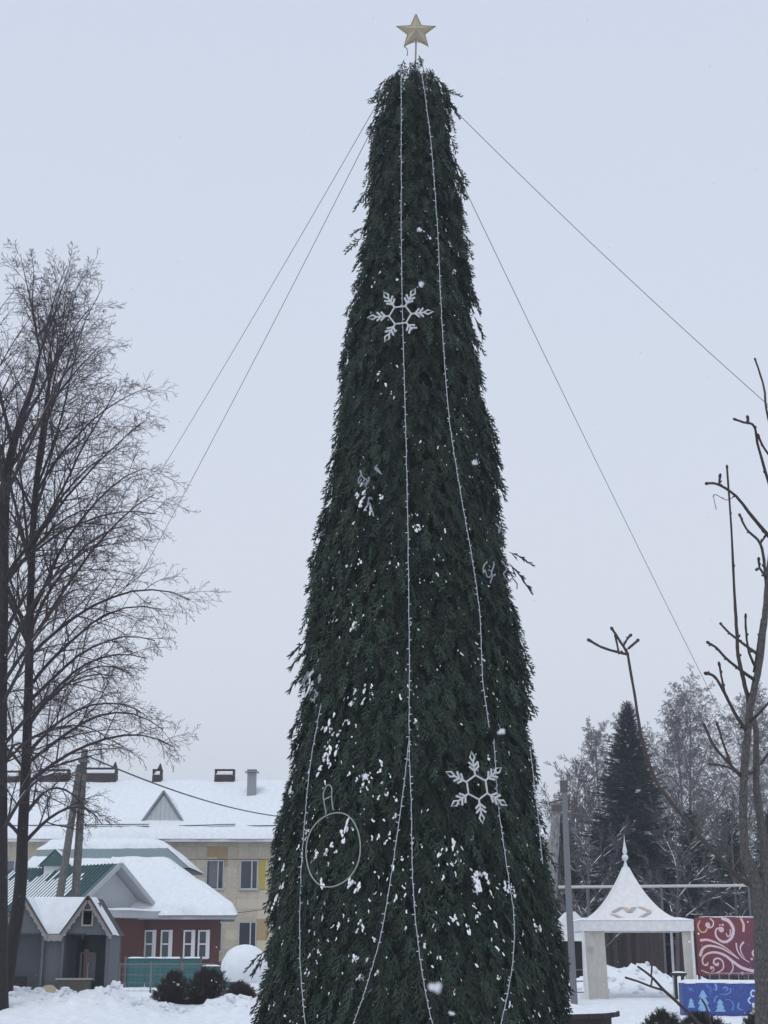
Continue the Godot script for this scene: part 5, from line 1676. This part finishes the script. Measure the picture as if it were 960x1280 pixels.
func lodge(clumps: Array, th: float, h: float, size: float) -> void:
	var out := Vector3(sin(th), 0, cos(th))
	var d := (Vector3.DOWN + out * 0.35).normalized()
	var side := Vector3.UP.cross(out).normalized()
	var lean := rng.randf_range(-0.7, 0.7)
	var b := Basis(out, lean) * Basis(side, -d, side.cross(-d))
	var s := 0.029 * size
	b = b.scaled_local(Vector3(s * rng.randf_range(0.55, 0.85), s * rng.randf_range(0.7, 2.0), s * 0.6))
	clumps[rng.randi() % 4].append(Transform3D(b, Vector3(AXIS.x, h, AXIS.y) + out * (radius_at(h) + rng.randf_range(-0.09, 0.0))))

func surface_frame(p: Vector3, push: float) -> Transform3D:   # stands on the cone at p, +z outwards, +y up along it
	var out := Vector3(p.x - AXIS.x, 0, p.z - AXIS.y).normalized()
	var z := (out + Vector3(0, 0.13, 0)).normalized()
	var x := Vector3.UP.cross(z).normalized()
	return Transform3D(Basis(x, z.cross(x), z), p + out * push)

func rope(mb: MB, pts: Array, r: float, closed := false) -> void:
	var p := PackedVector3Array()
	var q := PackedFloat32Array()
	for a in pts:
		p.append(a)
		q.append(r)
	mb.tube(p, q, 6, closed)

func light_snowflake(p: Vector3, R: float, turn: float, label: String, missing: int) -> void:
	var t := thing("light_snowflake", label, "ornament", Vector3.ZERO, 0.0, "rope light snowflakes on the spruce")
	t.transform = surface_frame(p, 0.06) * Transform3D(Basis(Vector3(0, 0, 1), turn), Vector3.ZERO)
	var ring := MB.new()
	var hex := []
	for i in 7:
		var a := TAU * i / 6
		hex.append(Vector3(cos(a), sin(a), 0) * R * 0.34)
	rope(ring, hex, R * 0.029)
	part("ring", ring, M.rope, t)
	for i in 6:
		var mb := MB.new()
		mb.xf = Transform3D(Basis(Vector3(0, 0, 1), TAU * i / 6 + rng.randf_range(-0.05, 0.05)), Vector3.ZERO)
		var w := R * 0.029
		rope(mb, [Vector3(R * 0.34, 0, 0), Vector3(R * (0.74 if i != missing else 0.66), 0, 0)], w)
		for k in [0.46, 0.58]:
			for s in [-1.0, 1.0]:
				rope(mb, [Vector3(R * k, 0, 0), Vector3(R * (k + 0.13), s * R * 0.15, 0.01)], w * 1.15)
		if i != missing:
			rope(mb, [Vector3(R * 0.72, 0, 0), Vector3(R * 0.85, R * 0.075, 0), Vector3(R, 0, 0), Vector3(R * 0.85, -R * 0.075, 0), Vector3(R * 0.72, 0, 0)], w)
		part("arm", mb, M.rope, t)

func crumpled(p: Vector3, size: float, sd: int, label: String) -> void:
	var t := thing("fallen_rope_light", label, "ornament", Vector3.ZERO, 0.0, "crumpled rope lights on the spruce")
	t.transform = surface_frame(p, 0.03)
	rng.seed = sd
	for k in 4:
		var pts := PackedVector3Array()
		var rr := PackedFloat32Array()
		var c := Vector3(rng.randf_range(-0.6, 0.6), rng.randf_range(-0.8, 0.8), 0) * size
		for i in 8:
			pts.append(c)
			rr.append(0.011)
			c += Vector3(rng.randf_range(-0.35, 0.35), rng.randf_range(-0.45, 0.3), rng.randf_range(-0.03, 0.03)) * size * 0.7
		var sp := smooth_path(pts, rr, 3)
		var mb := MB.new()
		mb.tube(sp[0], sp[1], 5)
		part("rope", mb, M.rope_dull, t)

func ornaments() -> void:
	# star on its rod
	var s := thing("star_topper", "pale gold five pointed star on a thin rod crowning the decorated spruce", "star", Vector3(0.56, 16.2, -22.0))
	var st := MB.new()
	var c := Vector3(0, 0.82, 0)
	for i in 10:
		var a := PI / 2 + TAU * i / 10
		var b := PI / 2 + TAU * (i + 1) / 10
		var ra := 0.355 if i % 2 == 0 else 0.155
		var rb := 0.155 if i % 2 == 0 else 0.355
		var p := c + Vector3(cos(a) * ra, sin(a) * ra, 0)
		var q := c + Vector3(cos(b) * rb, sin(b) * rb, 0)
		st.face([c + Vector3(0, 0, 0.11), p, q], Vector3(0, 0, 1))
		st.face([c - Vector3(0, 0, 0.11), p, q], Vector3(0, 0, -1))
	part("star", st, M.gold, s)
	var ed := MB.new()
	var loop := []
	for i in 11:
		var a := PI / 2 + TAU * i / 10
		loop.append(c + Vector3(cos(a), sin(a), 0) * (0.36 if i % 2 == 0 else 0.157))
	rope(ed, loop, 0.012)
	part("edge_wire", ed, M.gold_edge, s)
	var rod := MB.new()
	rod.rod(Vector3(-0.03, -0.3, 0), Vector3(0.0, 0.7, 0), 0.016, 0.016, 6)
	rope(rod, [Vector3(-0.19, 0.55, 0), Vector3(-0.05, 0.6, 0.02), Vector3(0.1, 0.6, 0.02), Vector3(0.2, 0.55, 0)], 0.008)
	part("rod", rod, M.gold_edge, s)
	var cord := MB.new()
	rope(cord, [Vector3(-0.21, 0.53, 0), Vector3(-0.16, 0.48, 0), Vector3(-0.15, 0.40, 0), Vector3(-0.16, 0.34, 0)], 0.008)
	part("loose_wire", cord, M.steel, s)
	# rope light snowflakes, a bauble ring, crumpled lights
	rng.seed = 8
	light_snowflake(Vector3(0.26, 11.07, -20.81), 0.51, 0.05, "pale rope light snowflake high on the spruce, crossed by a light string", 5)
	light_snowflake(Vector3(1.24, 3.79, -20.16), 0.49, PI / 6 + 0.08, "pale rope light snowflake low on the right of the spruce", 9)
	var b := thing("light_ring", "large thin round rope light bauble low on the left of the spruce", "ornament")
	b.transform = surface_frame(Vector3(-0.65, 2.97, -20.22), 0.07)
	var rg := MB.new()
	var circ := []
	for i in 41:
		var a := TAU * i / 40
		circ.append(Vector3(cos(a) * 0.44, sin(a) * 0.50, 0.02 * sin(a * 3.0)))
	rope(rg, circ, 0.0095, true)
	part("ring", rg, M.rope_old, b)
	var hk := MB.new()
	var hp := PackedVector3Array([Vector3(-0.16, 0.50, 0), Vector3(-0.20, 0.66, 0.02), Vector3(-0.22, 0.78, 0.02), Vector3(-0.16, 0.88, 0.02), Vector3(-0.09, 0.84, 0.02), Vector3(-0.08, 0.72, 0.02), Vector3(-0.06, 0.6, 0.01), Vector3(-0.04, 0.53, 0)])
	var hr := PackedFloat32Array()
	for i in hp.size():
		hr.append(0.009)
	var sp := smooth_path(hp, hr, 3)
	hk.tube(sp[0], sp[1], 5)
	rope(hk, [Vector3(-0.2, 0.68, 0.02), Vector3(-0.1, 0.72, 0.02)], 0.01)
	part("hook", hk, M.rope_old, b)
	crumpled(Vector3(-0.33, 8.24, -20.68), 0.42, 3, "tangled fallen rope light with snow, upper left of the spruce")
	crumpled(Vector3(1.63, 7.30, -20.84), 0.40, 6, "tangled fallen rope light near the right outline of the spruce")
	crumpled(Vector3(-1.02, 5.41, -20.91), 0.34, 9, "tangled fallen rope light at the left outline of the spruce")
	# light strings
	var names := {A = "long light string running straight down the middle of the spruce", B = "light string branching off the middle string towards lower left", C = "light string slanting down the upper right of the spruce", D = "light string running from the lower snowflake to the bottom edge", E = "light string hanging past the round bauble on the lower left", H = "short light string on the lower right outline of the spruce"}
	for g in GARLANDS:
		var t := thing("light_string", names[g], "light string", Vector3.ZERO, 0.0, "light strings on the spruce")
		var pts := PackedVector3Array()
		var rr := PackedFloat32Array()
		for q in GARLANDS[g]:
			var v := Vector3(q[0], q[1], q[2])
			var out := Vector3(v.x - AXIS.x, 0, v.z - AXIS.y).normalized()
			pts.append(v + out * 0.10)
			rr.append(0.0065)
		var sm := smooth_path(pts, rr, 14)
		var path: PackedVector3Array = sm[0]
		for i in path.size():
			path[i] += Vector3(rng.randf_range(-1, 1), 0, rng.randf_range(-1, 1)) * 0.004
		var wire := MB.new()
		wire.tube(path, sm[1], 5)
		part("wire", wire, M.garland, t)
		var bl := MB.new()
		var along := 0.0
		var next := 0.05
		for i in path.size() - 1:
			var L := path[i].distance_to(path[i + 1])
			while next < along + L:
				var p := path[i].lerp(path[i + 1], (next - along) / L)
				var d := Vector3(rng.randf_range(-1, 1), rng.randf_range(-0.4, 0.4), 0.3).normalized()
				bl.rod(p, p + d * rng.randf_range(0.02, 0.045), 0.0065, 0.005, 5)
				next += rng.randf_range(0.09, 0.14)
			along += L
		part("bulbs", bl, M.bulb, t).set_meta("kind", "stuff")

func guy_wires() -> void:
	for g in [[Vector3(-0.14, 15.55, -22), Vector3(-14.6, 7.6, -51.0), 0.55, "upper left guy wire from the spruce top down to the bare lindens"],
			[Vector3(-0.16, 15.2, -22), Vector3(-11.6, 3.2, -41.0), 0.5, "lower left guy wire running beneath the other from the spruce top"],
			[Vector3(1.10, 15.59, -22), Vector3(12.6, 4.4, -22.5), 0.45, "upper right guy wire leaving the view beside the young tree"],
			[Vector3(1.26, 14.2, -22), Vector3(13.2, 0.5, -42.0), 0.3, "lower right guy wire dropping steeply towards the birches"]]:
		var mb := MB.new()
		var pts := PackedVector3Array()
		var rr := PackedFloat32Array()
		for i in 33:
			var t := i / 32.0
			pts.append((g[0] as Vector3).lerp(g[1], t) - Vector3(0, g[2] * 4.0 * t * (1.0 - t), 0))
			rr.append(0.0065)
		mb.tube(pts, rr, 5)
		tag(part("guy_wire", mb, M.guy, self), g[3], "wire", "guy wires of the spruce")

func young_tree() -> void:
	var t := thing("young_tree", "young bare tree with stout budded shoots at the right edge", "tree", Vector3(YOUNG_TREE[0][0][0], 0, YOUNG_TREE[0][0][2]))
	for k in YOUNG_TREE.size():
		var q := split4(YOUNG_TREE[k])
		var pts: PackedVector3Array = q[0]
		for i in pts.size():
			pts[i] -= t.position
		if k == 0:
			pts[0].y = -0.3
		var rads: PackedFloat32Array = q[1]
		var sp := smooth_path(pts, rads, 5)
		var path: PackedVector3Array = sp[0]
		var pr: PackedFloat32Array = sp[1]
		rng.seed = 300 + k
		for i in range(1, path.size()):
			path[i] += Vector3(rng.randf_range(-1, 1), 0, rng.randf_range(-1, 1)) * pr[i] * 0.12
			pr[i] *= rng.randf_range(0.93, 1.08)
		var mb := MB.new()
		mb.tube(path, pr, 12 if k < 2 else 7)
		var thick := k == 0 or k == 1
		var o := part("trunk" if k == 0 else "branch", mb, M.bark_young if thick else M.bark_shoot, t)
		if k > 1 and k != 25:
			var e := path.size() - 1
			var d := (path[e] - path[e - 1]).normalized()
			var bud := MB.new()
			bud.tube(PackedVector3Array([path[e] - d * 0.01, path[e] + d * 0.01, path[e] + d * 0.03, path[e] + d * 0.045]), PackedFloat32Array([pr[e], pr[e] * 1.35, pr[e] * 1.1, 0.002]), 7)
			for i in range(2, e - 1, 4):
				var dd := (path[i + 1] - path[i]).normalized()
				var sd := perp(dd, rng.randf() * TAU)
				bud.tube(PackedVector3Array([path[i], path[i] + sd * pr[i] * 1.4 + dd * 0.012, path[i] + sd * pr[i] * 1.6 + dd * 0.03]), PackedFloat32Array([pr[i] * 0.7, pr[i] * 0.6, 0.002]), 5)
			part("bud", bud, M.bark_shoot, o)
	var s := thing("sapling", "small bare forked sapling sticking up in front of the pavilion", "sapling", Vector3(SAPLING[0][0][0], 0.0, SAPLING[0][0][2]))
	for k in SAPLING.size():
		var q := split4(SAPLING[k])
		var pts: PackedVector3Array = q[0]
		for i in pts.size():
			pts[i] -= s.position
		if k == 0 or k == 4:
			pts[0].y = -0.2
		var sp := smooth_path(pts, q[1], 4)
		var mb := MB.new()
		mb.tube(sp[0], sp[1], 7)
		part("stem" if k == 0 else "branch", mb, M.bark_shoot, s)

func falling_snow() -> void:
	rng.seed = 99
	var m := mat(Color(0.85, 0.86, 0.88), 0.9)
	var flake := blob(91, Vector3(1, 0.8, 1))
	var xs := []
	for i in 2600:
		var d := 6.0 + 54.0 * pow(rng.randf(), 0.6)
		var x := rng.randf_range(-0.42, 0.42) * d
		var y := rng.randf_range(-0.1, 0.72) * d + 1.6
		xs.append(Transform3D(Basis.from_euler(Vector3(rng.randf() * 6.0, rng.randf() * 6.0, 0)).scaled(Vector3.ONE * rng.randf_range(0.003, 0.008)), Vector3(x, y, -d)))
	tag(many("falling_snow", flake, m, xs, [], self), "scattered small snowflakes falling through the air", "snow")
	# a few big wet flakes close to the camera
	for f in [[Vector3(0.05, 1.57, -1.5), 0.0065, "largest falling snowflake, before the bottom middle of the spruce"], [Vector3(0.074, 2.852, -2.6), 0.007, "falling snowflake touching the top of the upper rope light snowflake"], [Vector3(0.21, 2.69, -3.2), 0.007, "falling snowflake right of the long light string at mid height"], [Vector3(0.24, 2.04, -3.0), 0.008, "falling snowflake above the lower rope light snowflake"], [Vector3(-0.04, 1.96, -3.1), 0.009, "falling snowflake left of the forking light string"], [Vector3(0.08, 3.18, -3.0), 0.006, "falling snowflake above the upper rope light snowflake"], [Vector3(0.105, 1.515, -2.4), 0.005, "small falling snowflake at the bottom edge, right of the largest one"]]:
		var mb := MB.new()
		for i in 9:
			var c: Vector3 = Vector3(rng.randf_range(-1, 1), rng.randf_range(-0.6, 0.6), rng.randf_range(-1, 1)) * f[1] * 0.7
			var r: float = f[1] * rng.randf_range(0.3, 0.6)
			mb.grid(8, 6, func(u: float, v: float) -> Vector3: return c + Vector3(cos(u * TAU) * sin(v * PI), cos(v * PI), -sin(u * TAU) * sin(v * PI)) * r)
		var o := part("snowflake", mb, M.flake, self)
		o.position = f[0]
		tag(o, f[2], "snowflake", "big snowflakes close by")
